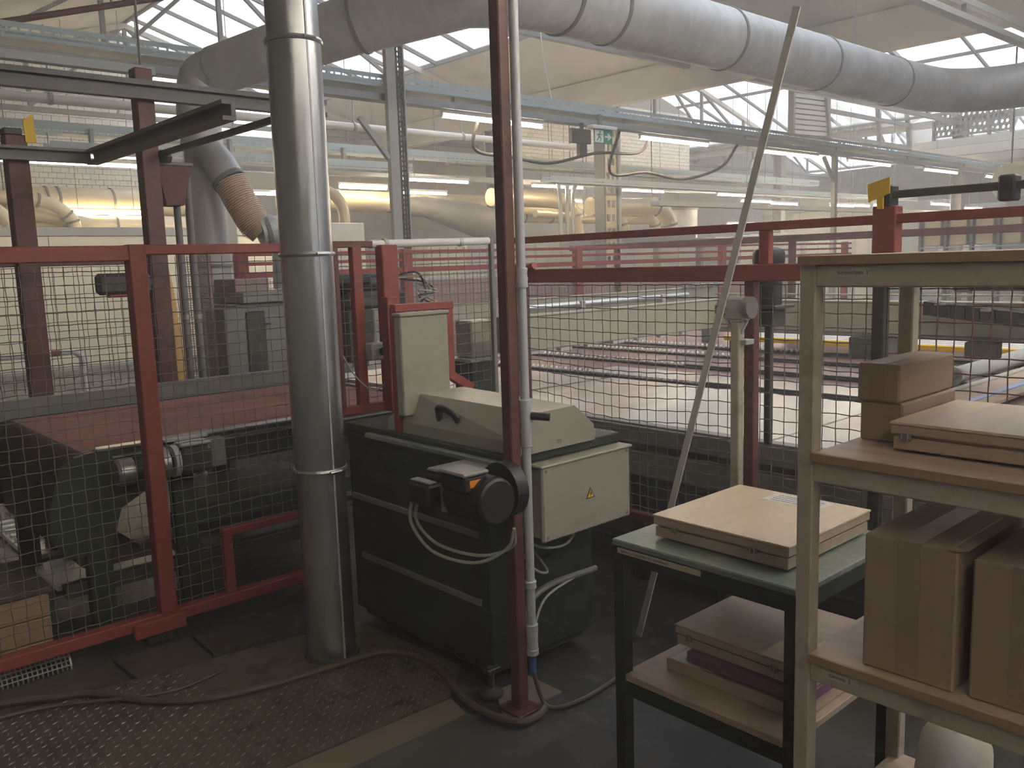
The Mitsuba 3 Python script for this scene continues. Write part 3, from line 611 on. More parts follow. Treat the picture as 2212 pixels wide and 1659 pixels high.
for x in (2.36, 2.82): part(hg, "saddle_clip", tube([(x, 3.50, 1.71), (x+.02, 3.50, 1.711)], .022, 14), "m_galvdull", 40)
part(hg, "corner_post", bx(3.02, 3.045, 3.48, 3.505, .85, 1.73, .003), "m_beamgrey")
part(hg, "wire_mesh", wires("y", 3.50, 2.10, 3.02, .955, 1.69, .052, .0019, .0035), "m_wire", 60, kind="stuff")
jb = thing("junction_box", "small grey junction box with round black button between the red posts", "box")
part(jb, "body", bx(2.215, 2.305, 3.42, 3.48, 1.165, 1.245, .006), "m_lightgrey")
part(jb, "button", lathe([(0, 0), (.016, 0), (.018, .01), (.012, .014), (0, .014)], (2.27, 3.405, 1.205), "y"), "m_black", 35)
part(jb, "conduit", cyl((2.26, 3.46, 1.245), (2.26, 3.46, 1.40), .008, 10), "m_galvdull", 40)
part(jb, "lead", tube(smoothpath([(2.30, 3.42, 1.17), (2.28, 3.40, 1.08), (2.20, 3.40, 1.03), (2.12, 3.42, 1.10), (2.08, 3.46, 1.20)], 8), .0035, 6), "m_cablegrey", 40)
cbx = thing("control_valve", "dark cluster of valves and cables behind the red gate post", "valve")
part(cbx, "block", bx(2.60, 3.02, 4.25, 4.5, 1.36, 1.46, .02), "m_dark")
part(cbx, "motor", cyl((2.62, 4.35, 1.50), (2.98, 4.35, 1.50), .065, 18), "m_black", 40)
part(cbx, "block", bx(2.45, 2.75, 4.2, 4.45, 1.50, 1.56, .015), "m_black")
part(cbx, "stand", bx(2.60, 2.78, 4.25, 4.5, 1.06, 1.36, .01), "m_dark")
for i in range(4):
    a = .03*i; part(cbx, "cable", tube(smoothpath([(2.85+a, 4.2, 1.53), (3.02+a, 4.15, 1.56-a), (3.08+a, 4.15, 1.44), (3.03, 4.15, 1.36+a), (3.2+a, 4.2, 1.33)], 8), .006, 6), "m_cablegrey" if i % 2 else "m_black", 40)

# ------------------------------------------------------------------ square post with conduit
sq = thing("square_post", "dark red brown square post right of the machine, full height", "post")
part(sq, "post", bx(1.935, 1.980, 2.157, 2.205, .008, 5.25, .004), "m_redbrown")
part(sq, "base_plate", bx(1.90, 2.01, 2.12, 2.24, .008, .018, .002), "m_redbrown")
cd = thing("conduit_pipe", "grey conduit pipe with joints fixed to the square post", "pipe")
CX, CY = 2.000, 2.154
part(cd, "pipe", cyl((CX, CY, .295), (CX, CY, 5.0), .016, 16), "m_galvdull", 40)
part(cd, "pipe", cyl((CX, CY, .143), (CX, CY, .295), .013, 16), "m_blue", 40)
for z, h, r in ((1.532, .018, .0213), (1.561, .02, .0203), (1.05, .083, .0203), (.47, .014, .0203), (.259, .048, .0208), (.312, .012, .0218), (.22, .012, .0218)):
    part(cd, "joint", lathe([(.015, -h), (r, -h), (r+.002, -h+.004), (r, 0), (r+.002, h-.004), (r, h), (.015, h)], (CX, CY, z)), "m_galvdull", 35)
part(cd, "outlet", cyl((CX+.013, CY-.016, 1.075), (CX+.053, CY-.066, 1.07), .0135, 14), "m_black", 40, label="black outlet plug on the conduit")
part(cd, "cable", tube(smoothpath([(CX, CY, .15), (2.01, 2.13, .06), (2.02, 2.10, .02), (2.08, 2.07, .013), (2.2, 2.06, .013), (2.4, 2.08, .013)], 8), .008, 8), "m_cable", 40)
fc = thing("floor_cable", "thick brown cable snaking over the tread plate to the square post", "cable")
part(fc, "cable", tube(smoothpath([(0.3, 3.66, .026), (0.589, 3.563, .03), (0.756, 3.475, .027), (0.869, 3.41, .024), (1.014, 3.186, .022), (1.17, 3.051, .022), (1.376, 2.98, .022), (1.539, 2.955, .022), (1.725, 2.93, .022), (1.859, 2.90, .022), (1.925, 2.78, .022), (1.925, 2.615, .022), (1.854, 2.40, .021), (1.835, 2.24, .021), (1.874, 2.10, .021), (1.95, 2.08, .023), (2.0, 2.10, .024)], 8), .0135, 8), "m_cable", 40)
fc2 = thing("floor_cable", "thin cable lying beside the thick one at lower left", "cable")
part(fc2, "cable", tube(smoothpath([(0.4, 3.49, .022), (0.7, 3.43, .022), (0.95, 3.28, .022), (1.12, 3.22, .015), (1.3, 3.24, .015)], 8), .007, 6), "m_cable", 40)
# ------------------------------------------------------------------ green table with wooden cases
tb = thing("steel_table", "green steel table with worn light green top in front of the mesh", "table")
X0, X1, Y0, Y1 = 1.87, 2.44, 1.045, 1.655
part(tb, "table_top", bx(X0, X1, Y0, Y1, .760, .78, .004), "m_greenlight")
part(tb, "apron", bx(X0+.002, X0+.022, Y0+.01, Y1-.01, .715, .76, .002), "m_green"); part(tb, "apron", bx(X1-.022, X1-.002, Y0+.01, Y1-.01, .715, .76, .002), "m_green")
part(tb, "apron", bx(X0+.02, X1-.02, Y1-.024, Y1-.004, .715, .76, .002), "m_green"); part(tb, "apron", bx(X0+.02, X1-.02, Y0+.004, Y0+.024, .715, .76, .002), "m_green")
for x in (X0+.002, X1-.042):
    for y in (Y0+.004, Y1-.044): part(tb, "leg", bx(x, x+.04, y, y+.04, 0, .76, .003), "m_green")
part(tb, "lower_shelf", bx(X0+.005, X1-.005, Y0+.03, Y1-.03, .345, .366, .002), "m_board", label="wooden board as lower shelf")
part(tb, "shelf_rail", bx(X0+.004, X0+.024, Y0+.04, Y1-.04, .30, .344, .002), "m_green"); part(tb, "shelf_rail", bx(X1-.024, X1-.004, Y0+.04, Y1-.04, .30, .344, .002), "m_green")
lbp = part(tb, "label_strip", bx(X0-.0005, X0+.002, 1.338, 1.632, .742, .758), "m_label", label="yellowed label strip with printed words")
part(lbp, "lettering", text("Bohrer u. Staubfilter für Schleifkopf", .0075, (X0-.0008, 1.618, .7465), (0, -1, 0), (0, 0, 1), .0004), "m_ink")
def wooden_case(label, x0, x1, y0, y1, z0, z1, gap=.006, split=.5, lid="m_birch", clasps=(), group=None, tilt=None):
    t = thing("wooden_case", label, "wooden case", group)
    zs = z0 + (z1-z0)*split
    part(t, "base", bx(x0+.004, x1-.004, y0+.004, y1-.004, z0, zs-gap/2, .002), "m_board")
    part(t, "seam", bx(x0+.012, x1-.012, y0+.012, y1-.012, zs-gap/2, zs+gap/2), "m_board")
    part(t, "lid", bx(x0, x1, y0, y1, zs+gap/2, z1-.006, .002), "m_board")
    part(t, "lid_face", bx(x0-.002, x1+.002, y0-.002, y1+.002, z1-.006, z1, .0015), lid)
    for y in clasps:
        c = part(t, "clasp", bx(x0-.003, x0+.004, y-.011, y+.011, zs-.009, zs+.009, .002), "m_greylid")
        part(c, "hook", tube([(x0-.004, y-.006, zs+.006), (x0-.006, y-.006, zs-.007), (x0-.006, y+.006, zs-.007), (x0-.004, y+.006, zs+.006)], .0016, 6), "m_steel")
    return t
w1 = wooden_case("flat pale wooden case lying shut on the green table", 1.955, 2.405, 1.125, 1.565, .787, .853, clasps=(1.23, 1.49))
part(w1, "paper", bx(2.30, 2.39, 1.23, 1.42, .853, .8535), "m_paper", label="small printed paper slip on the lid")
part(w1, "print", cat([bx(2.315+.018*i, 2.32+.018*i, 1.25, 1.40, .8535, .8538) for i in range(4)]), "m_greylid")
for y in (1.20, 1.5): part(w1, "foot_batten", bx(1.98, 2.38, y-.02, y+.02, .78, .787), "m_mauve")
w2 = wooden_case("brown wooden case on the lower table shelf, tilted over a purple folder", 2.01, 2.40, 1.09, 1.53, .445, .507, lid="m_board", clasps=(1.20, 1.48))
pf = solo("folder", hexa([(2.02, 1.1, .405), (2.36, 1.1, .405), (2.03, 1.46, .405), (2.36, 1.46, .405), (2.02, 1.1, .43), (2.36, 1.1, .43), (2.04, 1.44, .43), (2.36, 1.44, .43)]), "m_mauve", "purple folder squeezed between the two lower wooden cases", "folder")
scene["m_purple"] = pr((0.20, 0.09, 0.16), .55); scene[pf] = mikit.ply(bx(1.992, 2.36, 1.09, 1.475, .4105, .4445, .003), "m_purple")
w3 = thing("wooden_case", "flat brown case lying at the bottom of the lower table shelf", "wooden case")
part(w3, "base", bx(1.985, 2.37, 1.10, 1.545, .366, .404, .003), "m_board")
part(w3, "sticker", bx(1.99, 2.08, 1.43, 1.53, .4042, .4048), "m_paper", label="white round stamped sticker")
part(w3, "stamp", lathe([(.014, 0), (.026, 0), (.026, .0004), (.014, .0004)], (2.03, 1.475, .4049), n=20), "m_greylid")
part(w3, "spacer_block", bx(1.995, 2.06, 1.385, 1.42, .405, .4095), "m_board")

# ------------------------------------------------------------------ cream shelf
sf = thing("storage_shelf", "cream metal frame shelf with wooden boards at right front", "shelf")
SX0, SX1, SY1, SY0 = 1.60, 2.05, 0.905, -0.9
for x, nm in ((SX0, 1), (SX1, 0)):
    part(sf, "upright", bx(x, x+.035, SY1-.035, SY1, 0, 1.594, .003), "m_shelf"); part(sf, "upright", bx(x, x+.035, SY0, SY0+.035, 0, 1.594, .003), "m_shelf")
for z, lab in ((1.594, "top"), (1.20, "mid"), (.772, "low")):
    for x in (SX0, SX1): part(sf, "beam", bx(x, x+.035, SY0+.035, SY1-.035, z-.062, z-.018, .003), "m_shelf")
    for y in (SY1-.035, SY0): part(sf, "side_bar", bx(SX0+.035, SX1, y, y+.03, z-.05, z-.02, .003), "m_shelf")
    part(sf, "shelf_board", bx(SX0-.006, SX1+.04, SY0+.0, SY1-.036 if z < 1.5 else SY1, z-.018, z, .002), "m_board" if z > .8 else "m_board")
    part(sf, "board_edge", bx(SX0-.009, SX0-.005, SY0, SY1-.036 if z < 1.5 else SY1, z-.018, z-.001), "m_woodedge")
for i in range(14): part(sf, "slat", bx(SX0, SX1+.03, .80-.12*i, .895-.12*i, .318, .336, .002), "m_board")
for x in (SX0, SX1): part(sf, "beam", bx(x, x+.03, SY0+.035, SY1-.035, .28, .318, .003), "m_shelf")
l1 = part(sf, "label_strip", bx(SX0-.0012, SX0+.001, .762, .843, 1.552, 1.570), "m_label", label="label strip with small print on the top beam")
part(l1, "lettering", text("Kartaschen  1", .007, (SX0-.0014, .825, 1.557), (0, -1, 0), (0, 0, 1), .0003), "m_ink")
l2 = part(sf, "label_strip", bx(SX0-.0012, SX0+.001, .765, .842, .728, .745), "m_label", label="label strip with small print on the lower beam")
part(l2, "lettering", text("Kartons  1", .007, (SX0-.0014, .825, .733), (0, -1, 0), (0, 0, 1), .0003), "m_ink")
def carton(label, x0, x1, y0, y1, z0, z1, tape="y", group=None, c=.004):
    t = thing("cardboard_box", label, "box", group)
    part(t, "carton", bx(x0, x1, y0, y1, z0, z1, c), "m_card")
    if tape == "y":   # tape strip over the middle of the front, top seam
        ym = (y0+y1)/2
        part(t, "tape", bx(x0-.0008, x1+.0008, ym-.022, ym+.022, z0+.01, z1+.0008), "m_cardtape")
    return t
b1 = carton("large brown carton on the lower board beside the shelf upright", 1.622, 1.98, .592, .768, .772, 1.048)
part(b1, "open_flap", hexa([(1.62, .592, 1.049), (1.62, .61, 1.049), (1.96, .592, 1.049), (1.96, .61, 1.049), (1.625, .575, 1.053), (1.955, .575, 1.053), (1.63, .60, 1.054), (1.95, .60, 1.054)]), "m_card")
b2 = carton("second large brown carton, cut off by the right edge of the photo", 1.628, 1.99, .392, .568, .772, 1.040)
carton("third large brown carton further along the lower board", 1.63, 1.99, .19, .37, .772, 1.04)
sA = carton("lower of two small cartons stacked on the middle board", 1.775, 2.05, .768, .858, 1.20, 1.285, None)
part(sA, "sticker", bx(1.88, 2.0, .7665, .768, 1.215, 1.245), "m_paper", label="white sticker on the side")
sB = carton("upper of two small cartons stacked on the middle board", 1.768, 2.045, .773, .862, 1.286, 1.366, None)
part(sB, "tape", bx(1.7672, 1.9, .805, .835, 1.29, 1.3668), "m_cardtape")
w4 = wooden_case("large flat wooden case on the middle shelf board with clasp", 1.70, 2.03, .30, .758, 1.206, 1.262, clasps=(.728,), lid="m_birch")
for y in (.40, .66): part(w4, "foot_batten", bx(1.73, 2.0, y-.02, y+.02, 1.20, 1.206), "m_dark")
rl = thing("paper_roll", "pale rolled sheet lying on slats under the shelf at the bottom edge", "roll")
part(rl, "roll", cyl((1.70, .62, .416), (2.06, .74, .416), .08, 28), "m_label", 40)
part(rl, "core", cyl((1.695, .618, .416), (2.065, .742, .416), .03, 18), "m_dark", 40)

# ------------------------------------------------------------------ right fence (plane x = 3.0) and its upper rails
RF = 3.0
sagf = lambda u, z: -0.03*np.exp(-((z-.95)/.25)**2)*np.sin((np.asarray(u)-1.95)/1.3*math.pi)**2*(np.asarray(u) > 1.95)
rf = thing("safety_fence", "red topped wire mesh fence between the machine and the wide conveyor", "fence")
part(rf, "top_rail", bx(RF-.03, RF+.03, -1.2, 3.22, 1.497, 1.562, .004), "m_red")
part(rf, "upper_rail", bx(RF-.02, RF+.02, -1.2, 3.30, 1.690, 1.722, .003), "m_red")
for y in (3.22, 1.90, 1.385, .1): part(rf, "post", bx(RF-.022, RF+.022, y-.022, y+.022, 0, 1.497, .003), "m_redbrown" if y != 1.385 else "m_dark")
for y in (1.84, 0.2): part(rf, "upper_post", bx(RF-.018, RF+.018, y-.022, y+.022, 1.562, 1.69, .003), "m_red")
part(rf, "upper_post", bx(RF-.03, RF+.03, 1.33, 1.41, 1.562, 1.75, .003), "m_red")
part(rf, "guide_rail", bx(RF-.02, RF+.02, .2, 1.40, 1.775, 1.80, .003), "m_dark", label="dark guide rail above the red rail")
for y in (1.37, .99): part(rf, "rail_bracket", bx(RF-.03, RF+.03, y-.025, y+.025, 1.74, 1.82, .006), "m_black")
part(rf, "wire_mesh", wires("x", RF, 1.925, 3.20, .45, 1.497, .053, .0019, .004, sag=sagf, du=.006), "m_wire", 60, kind="stuff")
part(rf, "wire_mesh", wires("x", RF, 1.41, 1.875, .45, 1.497, .053, .0019, .004), "m_wire", 60, kind="stuff")
part(rf, "wire_mesh", wires("x", RF, 0.1, 1.36, .60, 1.497, .056, .0023, .003), "m_wirered", 60, kind="stuff")
part(rf, "bottom_rail", bx(RF-.02, RF+.02, -1.2, 3.22, .41, .45, .003), "m_redbrown")
part(rf, "rail_clamp", tube(smoothpath([(2.98, 3.26, 1.555), (2.97, 3.22, 1.575), (2.97, 3.16, 1.568), (2.97, 3.10, 1.58)], 5), .018, 10), "m_redbright", 40)
part(rf, "dark_strip", bx(2.955, 2.97, 3.235, 3.25, .85, 1.497), "m_dark")
ls = thing("leaning_strip", "long pale metal strip leaning from the floor up against the overhead duct", "strip")
q0, q1 = np.array([2.72, 2.26, 0.01]), np.array([2.72, 1.56, 2.40])
part(ls, "strip", beam(q0, q1, .024, .006, up=(1, 0, 0)), "m_pale")
part(ls, "edge_fold", beam(q0+(0.004, .013, .004), q1+(0.004, .013, .004), .004, .014, up=(1, 0, 0)), "m_pale")
al = thing("gearbox_stand", "cream upright carrying a small geared crank beside the red fence post", "stand")
part(al, "upright", bx(2.89, 2.93, 1.888, 1.926, 0, 1.345, .004), "m_shelf")
part(al, "gearbox", bx(2.88, 2.95, 1.865, 1.955, 1.35, 1.44, .008), "m_lightgrey")
part(al, "gear_cover", bx(2.86, 2.90, 1.935, 1.985, 1.365, 1.42, .012), "m_greylid")
part(al, "disc", cyl((2.90, 1.862, 1.40), (2.90, 1.835, 1.40), .042, 24), "m_greylid", 40)
part(al, "bolt", cyl((2.855, 1.955, 1.392), (2.87, 1.955, 1.392), .012, 10), "m_steel", 40)
for s in (1, -1): part(al, "gusset", beam((2.91, 1.907+.045*s, 1.35), (2.91, 1.907+.012*s, 1.29), .01, .008), "m_lightgrey")
part(al, "clip", bx(2.90, 2.955, 1.86, 1.90, 1.255, 1.275, .002), "m_lightgrey")

# ------------------------------------------------------------------ wide conveyor behind the right fence
wc = thing("wide_conveyor", "wide chain conveyor with white boards behind the right fence", "conveyor")
part(wc, "bed", bx(3.30, 8.2, .6, 6.0, .66, .76), "m_bed")
part(wc, "near_rail", bx(3.24, 3.30, .6, 4.4, .70, .785, .004), "m_greylid")
part(wc, "rail_cap", bx(3.26, 3.32, .6, 4.4, .785, .795, .002), "m_greylid")
part(wc, "lower_rail", bx(3.24, 3.30, .6, 4.4, .54, .66, .004), "m_beamgrey")
for x in (3.3, 5.6, 8.0):
    for y in (.8, 2.7, 5.7): part(wc, "leg", bx(x-.04, x+.04, y-.04, y+.04, 0, .66, .004), "m_green")
part(wc, "floor_rail", bx(3.25, 3.33, .6, 4.4, .12, .2, .004), "m_dark")
for i, x in enumerate((4.67, 5.39, 6.07, 6.63)):
    part(wc, "chain_guide", bx(x-.022, x+.022, 1.0, 5.95, .76, .778, .003), "m_dark", label="dark chain guide across the bed")
    lk = [beam((x-.02, y, .782), (x+.02, y+.03, .795), .018, .016) for y in np.arange(3.3-.2*i+.9*(i > 0), 5.95, .05)]
    part(wc, "chain", cat(lk), "m_pale", kind="stuff", label="row of chain links on the guide")
    part(wc, "chain_rail", cyl((x, 1.0, .782), (x, 3.3+.7*(i > 0), .782), .009, 8), "m_raildark", 40)
bl_ = [(3.36, 4.55, 2.05, 4.0, "pale board nearest on the wide conveyor, seen through the mesh"), (3.36, 4.40, .72, 2.03, "white board on the wide conveyor behind the shelf upright"), (4.72, 5.06, 1.97, 4.4, "second pale board lying between the first chain guides"), (3.37, 4.5, 4.05, 5.9, "pale board on the wide conveyor left behind the square post")]
for x0, x1, y0, y1, lb in bl_:
    solo("board_panel", bx(x0, x1, y0, y1, .76, .779, .002), "m_sheet", lb, "board", "boards lying on the wide conveyor")
gb = thing("gantry", "cream portal beams spanning the wide conveyor behind the mesh", "gantry")
part(gb, "long_beam", bx(3.15, 5.10, 3.50, 3.62, 1.105, 1.297, .006), "m_cream")
part(gb, "beam_cap", bx(3.15, 5.10, 3.495, 3.625, 1.297, 1.303), "m_cream")
part(gb, "cross_beam", bx(5.10, 5.24, .5, 3.62, 1.105, 1.292, .006), "m_cream")
part(gb, "beam_cap", bx(5.095, 5.245, .5, 3.62, 1.292, 1.300), "m_cream")
part(gb, "beam_cap", bx(5.24, 5.30, .5, 3.62, 1.325, 1.335), "m_cream")
part(gb, "beam_foot", bx(5.09, 5.25, .5, 3.55, 1.085, 1.105), "m_beamgrey")
for x in np.arange(3.3, 4.9, .23): part(gb, "lug", bx(x, x+.10, 3.49, 3.52, 1.088, 1.104), "m_lightgrey")
part(gb, "leg", bx(3.17, 3.37, 3.85, 4.0, 1.055, 1.272, .008), "m_cream", label="cream block bracket at the left beam end")
part(gb, "block_shelf", bx(3.12, 3.42, 3.80, 4.05, 1.04, 1.055), "m_lightgrey")
part(gb, "leg", bx(3.17, 3.37, 3.86, 4.02, .76, 1.04, .006), "m_green")
part(gb, "leg", bx(5.11, 5.23, 2.30, 2.36, .78, 1.085, .006), "m_greenlight")
part(gb, "leg", bx(5.11, 5.23, .75, .85, .76, 1.085, .006), "m_dark")
part(gb, "stopper", bx(5.0, 5.10, 1.68, 1.84, 1.0, 1.09, .006), "m_dark")
part(gb, "stopper", bx(5.0, 5.10, 2.32, 2.5, .97, 1.09, .006), "m_dark")
sp_ = thing("pneumatic_pipe", "bright silver pipe along the top of the portal beam", "pipe")
part(sp_, "pipe", cyl((3.3, 3.72, 1.325), (5.05, 3.72, 1.33), .022, 16), "m_steel", 40)
for x in (3.95, 4.75): part(sp_, "clip", bx(x-.02, x+.02, 3.69, 3.75, 1.285, 1.35, .004), "m_lightgrey")
g2 = thing("rear_beam", "second cream beam parallel behind the portal beam", "beam")
part(g2, "beam", bx(3.4, 7.3, 5.0, 5.1, 1.19, 1.30, .006), "m_cream"); part(g2, "cap", bx(3.4, 7.3, 4.995, 5.105, 1.30, 1.308), "m_cream")
for x in (3.5, 7.2): part(g2, "leg", bx(x-.05, x+.05, 5.0, 5.1, .76, 1.19, .004), "m_greenlight")
for i in range(5): part(g2, "valve", bx(6.7+.14*i, 6.78+.14*i, 4.94, 4.99, 1.305, 1.34, .006), "m_steel")
dh = thing("dome_motor", "dark motor with shiny domed top above the red fence rail", "motor")
part(dh, "dome", lathe([(0, 0), (.060, 0), (.066, .02), (.066, .05), (.058, .068), (.03, .078), (0, .08)], (3.25, 1.98, 1.55)), "m_black", 40)
part(dh, "body", cyl((3.25, 1.98, 1.39), (3.25, 1.98, 1.55), .055, 24), "m_black", 40)
part(dh, "flange", bx(3.17, 3.33, 1.90, 2.06, 1.375, 1.39, .004), "m_dark")
part(dh, "bracket", bx(3.20, 3.30, 1.93, 2.03, 1.30, 1.375, .004), "m_dark")
part(dh, "column", bx(3.235, 3.265, 1.96, 1.99, .796, 1.30, .004), "m_dark")
cc = thing("cable_carrier", "black cable carrier sloping over the portal cross beam at right", "cable carrier")
for i in range(14):
    y = 2.05-.075*i; part(cc, "link", hexa([(4.96, y, 1.235-.008*i), (5.08, y, 1.235-.008*i), (4.96, y-.07, 1.228-.008*i), (5.08, y-.07, 1.228-.008*i), (4.96, y, 1.31-.008*i), (5.08, y, 1.31-.008*i), (4.96, y-.07, 1.303-.008*i), (5.08, y-.07, 1.303-.008*i)]), "m_black")
for i in range(3): part(cc, "bright_pin", bx(4.955, 4.965, 1.93-.24*i, 1.99-.24*i, 1.285-.024*i, 1.298-.024*i), "m_steel")
cy = thing("air_cylinder", "long dark air cylinder with bright edge behind the cable carrier", "cylinder")
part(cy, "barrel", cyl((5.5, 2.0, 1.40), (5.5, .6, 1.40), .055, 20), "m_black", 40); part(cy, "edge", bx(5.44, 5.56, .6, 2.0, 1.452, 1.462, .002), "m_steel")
part(cy, "end_cap", cyl((5.5, 2.08, 1.40), (5.5, 2.0, 1.40), .065, 20), "m_greylid", 40)
for i in range(4): part(cy, "hose", tube(smoothpath([(5.5, 2.05+.08*i, 1.42), (5.45, 2.15+.1*i, 1.52), (5.4, 2.3+.08*i, 1.50), (5.3, 2.45, 1.36)], 6), .012, 8), "m_black" if i % 2 else "m_galvdull", 40)
part(cy, "stand", bx(5.42, 5.58, 1.2, 1.4, .76, 1.345, .006), "m_dark")
ro = thing("guide_roller", "white guide roller lying along the right side rail", "roller")
part(ro, "roller", cyl((5.35, 2.02, .85), (9.5, 2.02, .87), .05, 24), "m_lightgrey", 40); part(ro, "end_ring", lathe([(.02, 0), (.06, 0), (.06, .03), (.02, .03)], (5.32, 2.02, .85), "x"), "m_steel", 35)
part(ro, "hub", cyl((5.2, 2.02, .85), (5.33, 2.02, .85), .024, 14), "m_greylid", 40)
for x in (5.45, 9.3): part(ro, "bearing_stand", bx(x-.03, x+.03, 1.99, 2.05, .78, .80), "m_dark")
srl = thing("side_guide", "brown wooden side guide with blue edge strip at the right of the conveyor", "guide")
part(srl, "board", bx(4.5, 9.5, 1.62, 1.95, .779, .80, .003), "m_board"); part(srl, "white_edge", bx(4.5, 9.5, 1.90, 1.945, .80, .812, .002), "m_creamlight")
scene["m_bluestrip"] = pr((0.30, 0.38, 0.62), .35); part(srl, "blue_strip", bx(4.5, 9.5, 1.70, 1.74, .80, .806), "m_bluestrip")
hb = thing("hand_knob", "dark hand knob at the conveyor edge left of the cartons", "knob")
part(hb, "knob", bx(2.99, 3.05, 1.30, 1.355, .965, 1.02, .012), "m_dark"); part(hb, "knob", bx(2.99, 3.05, 1.29, 1.34, .90, .945, .012), "m_dark")
ylw = thing("grate_tray", "yellow edged slatted grate under the far cross beam", "grate")
part(ylw, "yellow_edge", bx(6.5, 6.56, 1.6, 4.4, .86, .90, .004), "m_yellow")
for i in range(11): part(ylw, "slat", bx(6.6+.13*i, 6.68+.13*i, 1.6, 4.4, .86, .885, .004), "m_white")
for y in (1.7, 4.3): part(ylw, "leg", bx(6.5, 6.58, y-.04, y+.04, .76, .86), "m_dark")
# ------------------------------------------------------------------ large overhead duct and its branch
od = thing("overhead_duct", "large grey overhead duct sweeping across the top of the photo", "duct")
R = .28; ZD = 3.63; YD = 4.95
def seg(parent, name, pts, r, n=40, mat="m_galvdull"): return part(parent, name, tube(pts, r, n), mat, 40)
joints = [5.63, 7.29, 9.07, 10.82]
xs = [5.09] + joints
NB = np.array([CAM[0], CAM[1], CAM[2]])
th = math.radians(42)
e1 = [(5.09-1.1*math.sin(a), YD+1.1-1.1*math.cos(a), ZD) for a in np.linspace(0, th, 9)]     # bend at the left end
P0 = np.array(e1[-1]); P1 = np.array((3.13, 6.89, 3.19))
e1 = e1[:-1] + [tuple(P0)]
seg(od, "left_bend", e1 + [tuple(P0+(P1-P0)*.02)], R-.004)
for a, b in zip(xs[:-1], xs[1:]): seg(od, "duct_section", [(a, YD, ZD), (b, YD, ZD)], R)
seg(od, "duct_section", [(10.82, YD, ZD), (11.9, YD, ZD+.02)], R)
e2 = [(11.9+.85*math.sin(a), YD-.85+.85*math.cos(a), ZD+.03) for a in np.linspace(0, math.pi/2, 14)]
seg(od, "right_bend", e2, R-.004)
seg(od, "duct_section", [(12.75, YD-.85, ZD+.03), (12.75, -6.0, ZD+.03)], R)
M1 = P0+(P1-P0)*.40
seg(od, "duct_section", [tuple(P0+(P1-P0)*.02), tuple(M1)], [R-.004, .225])
seg(od, "duct_section", [tuple(M1), tuple(P1)], [.22, .185])
dv = (P1-P0)/np.linalg.norm(P1-P0)
e3 = smoothpath([P1-dv*.12, P1, P1+dv*.13+np.array([0, 0, -.03]), (3.02, 7.0, 2.93), (3.02, 7.0, 2.78)], 5)
seg(od, "branch_elbow", e3, .172)
seg(od, "branch_section", [(3.02, 7.0, 2.80), (3.02, 7.0, 2.60)], .164)
seg(od, "branch_section", [(3.02, 7.0, 2.60), (3.02, 7.0, 1.645)], .154)
seg(od, "branch_section", [(3.02, 7.0, 1.645), (3.02, 7.0, 0.0)], .150)
for x in joints + [5.09]: part(od, "joint_band", lathe([(R-.01, -.018), (R+.006, -.018), (R+.012, 0), (R+.006, .018), (R-.01, .018)], (x, YD, ZD), "x", 40), "m_beamgrey", 40)
for y in (3.9, 3.4, 2.7, 1.0): part(od, "joint_band", lathe([(R-.01, -.015), (R+.006, -.015), (R+.01, 0), (R+.006, .015), (R-.01, .015)], (12.75, y, ZD+.03), "y", 40), "m_galvdull", 40)
for z, r in ((2.60, .172), (1.645, .16), (2.80, .175)): part(od, "joint_band", lathe([(r-.02, -.015), (r, -.014), (r+.006, 0), (r, .014), (r-.02, .015)], (3.02, 7.0, z), n=32), "m_beamgrey", 40)
part(od, "joint_band", tube([M1-dv*.012, M1+dv*.012], .236, 32), "m_beamgrey", 40)
for x, y in ((6.4, YD), (9.9, YD), (12.75, 2.0)): part(od, "hanger", cyl((x, y, ZD+R-.02), (x, y, zroof(x)), .012, 8), "m_beamgrey")
# branch: cuff, transparent hose, elbow into the machine box (all about three quarters of the way out)
q = lambda x, y, z: tuple(CAM + (np.array([x, y, z])-CAM)*0.763)
bh = thing("flexible_hose", "pale transparent ribbed hose hanging off the grey branch duct", "hose")
part(bh, "cuff", tube([q(3.92, 9.0, 2.88), q(3.98, 8.83, 2.70), q(4.03, 8.72, 2.52)], .128, 24), "m_galvdull", 40)
hp2 = smoothpath([q(4.03, 8.72, 2.52), q(4.08, 8.66, 2.36), q(4.14, 8.6, 2.20), q(4.19, 8.55, 2.07), q(4.25, 8.52, 2.0)], 8)
part(bh, "hose", tube(hp2, .110, 24), "m_hose", 40)
part(bh, "rib", cat([tube([hp2[i], hp2[i]+(hp2[i+1]-hp2[i])*.3], .127, 24) for i in range(0, len(hp2)-4)]), "m_hoserib", 40, kind="stuff")
part(bh, "clamp_ring", tube([q(4.015, 8.745, 2.55), q(4.03, 8.72, 2.51)], .134, 24), "m_beamgrey", 40)
el = smoothpath([q(4.22, 8.52, 2.0), q(4.33, 8.5, 2.02), q(4.45, 8.5, 1.97), q(4.50, 8.5, 1.86), q(4.50, 8.5, 1.68), q(4.49, 8.5, 1.395)], 6)
part(bh, "elbow", tube(el, [.122]*6 + [.115]*(len(el)-6), 24), "m_galvdull", 40)
part(bh, "clamp_ring", tube([q(4.27, 8.51, 2.0), q(4.31, 8.5, 2.01)], .131, 24), "m_beamgrey", 40)
pv = thing("mesh_cage", "fine mauve mesh cage before the lower branch duct", "cage")
part(pv, "mesh", wires("y", 6.3, 2.48, 2.69, .6, 1.79, .0175, .0023, 0), "m_mauve", 60, kind="stuff")
for x in (2.472, 2.70): part(pv, "frame", bx(x-.01, x+.01, 6.29, 6.31, 0, 1.80), "m_mauve")
mb = thing("suction_box", "brown grey suction box stack below the curved pipe behind the fence", "machine")
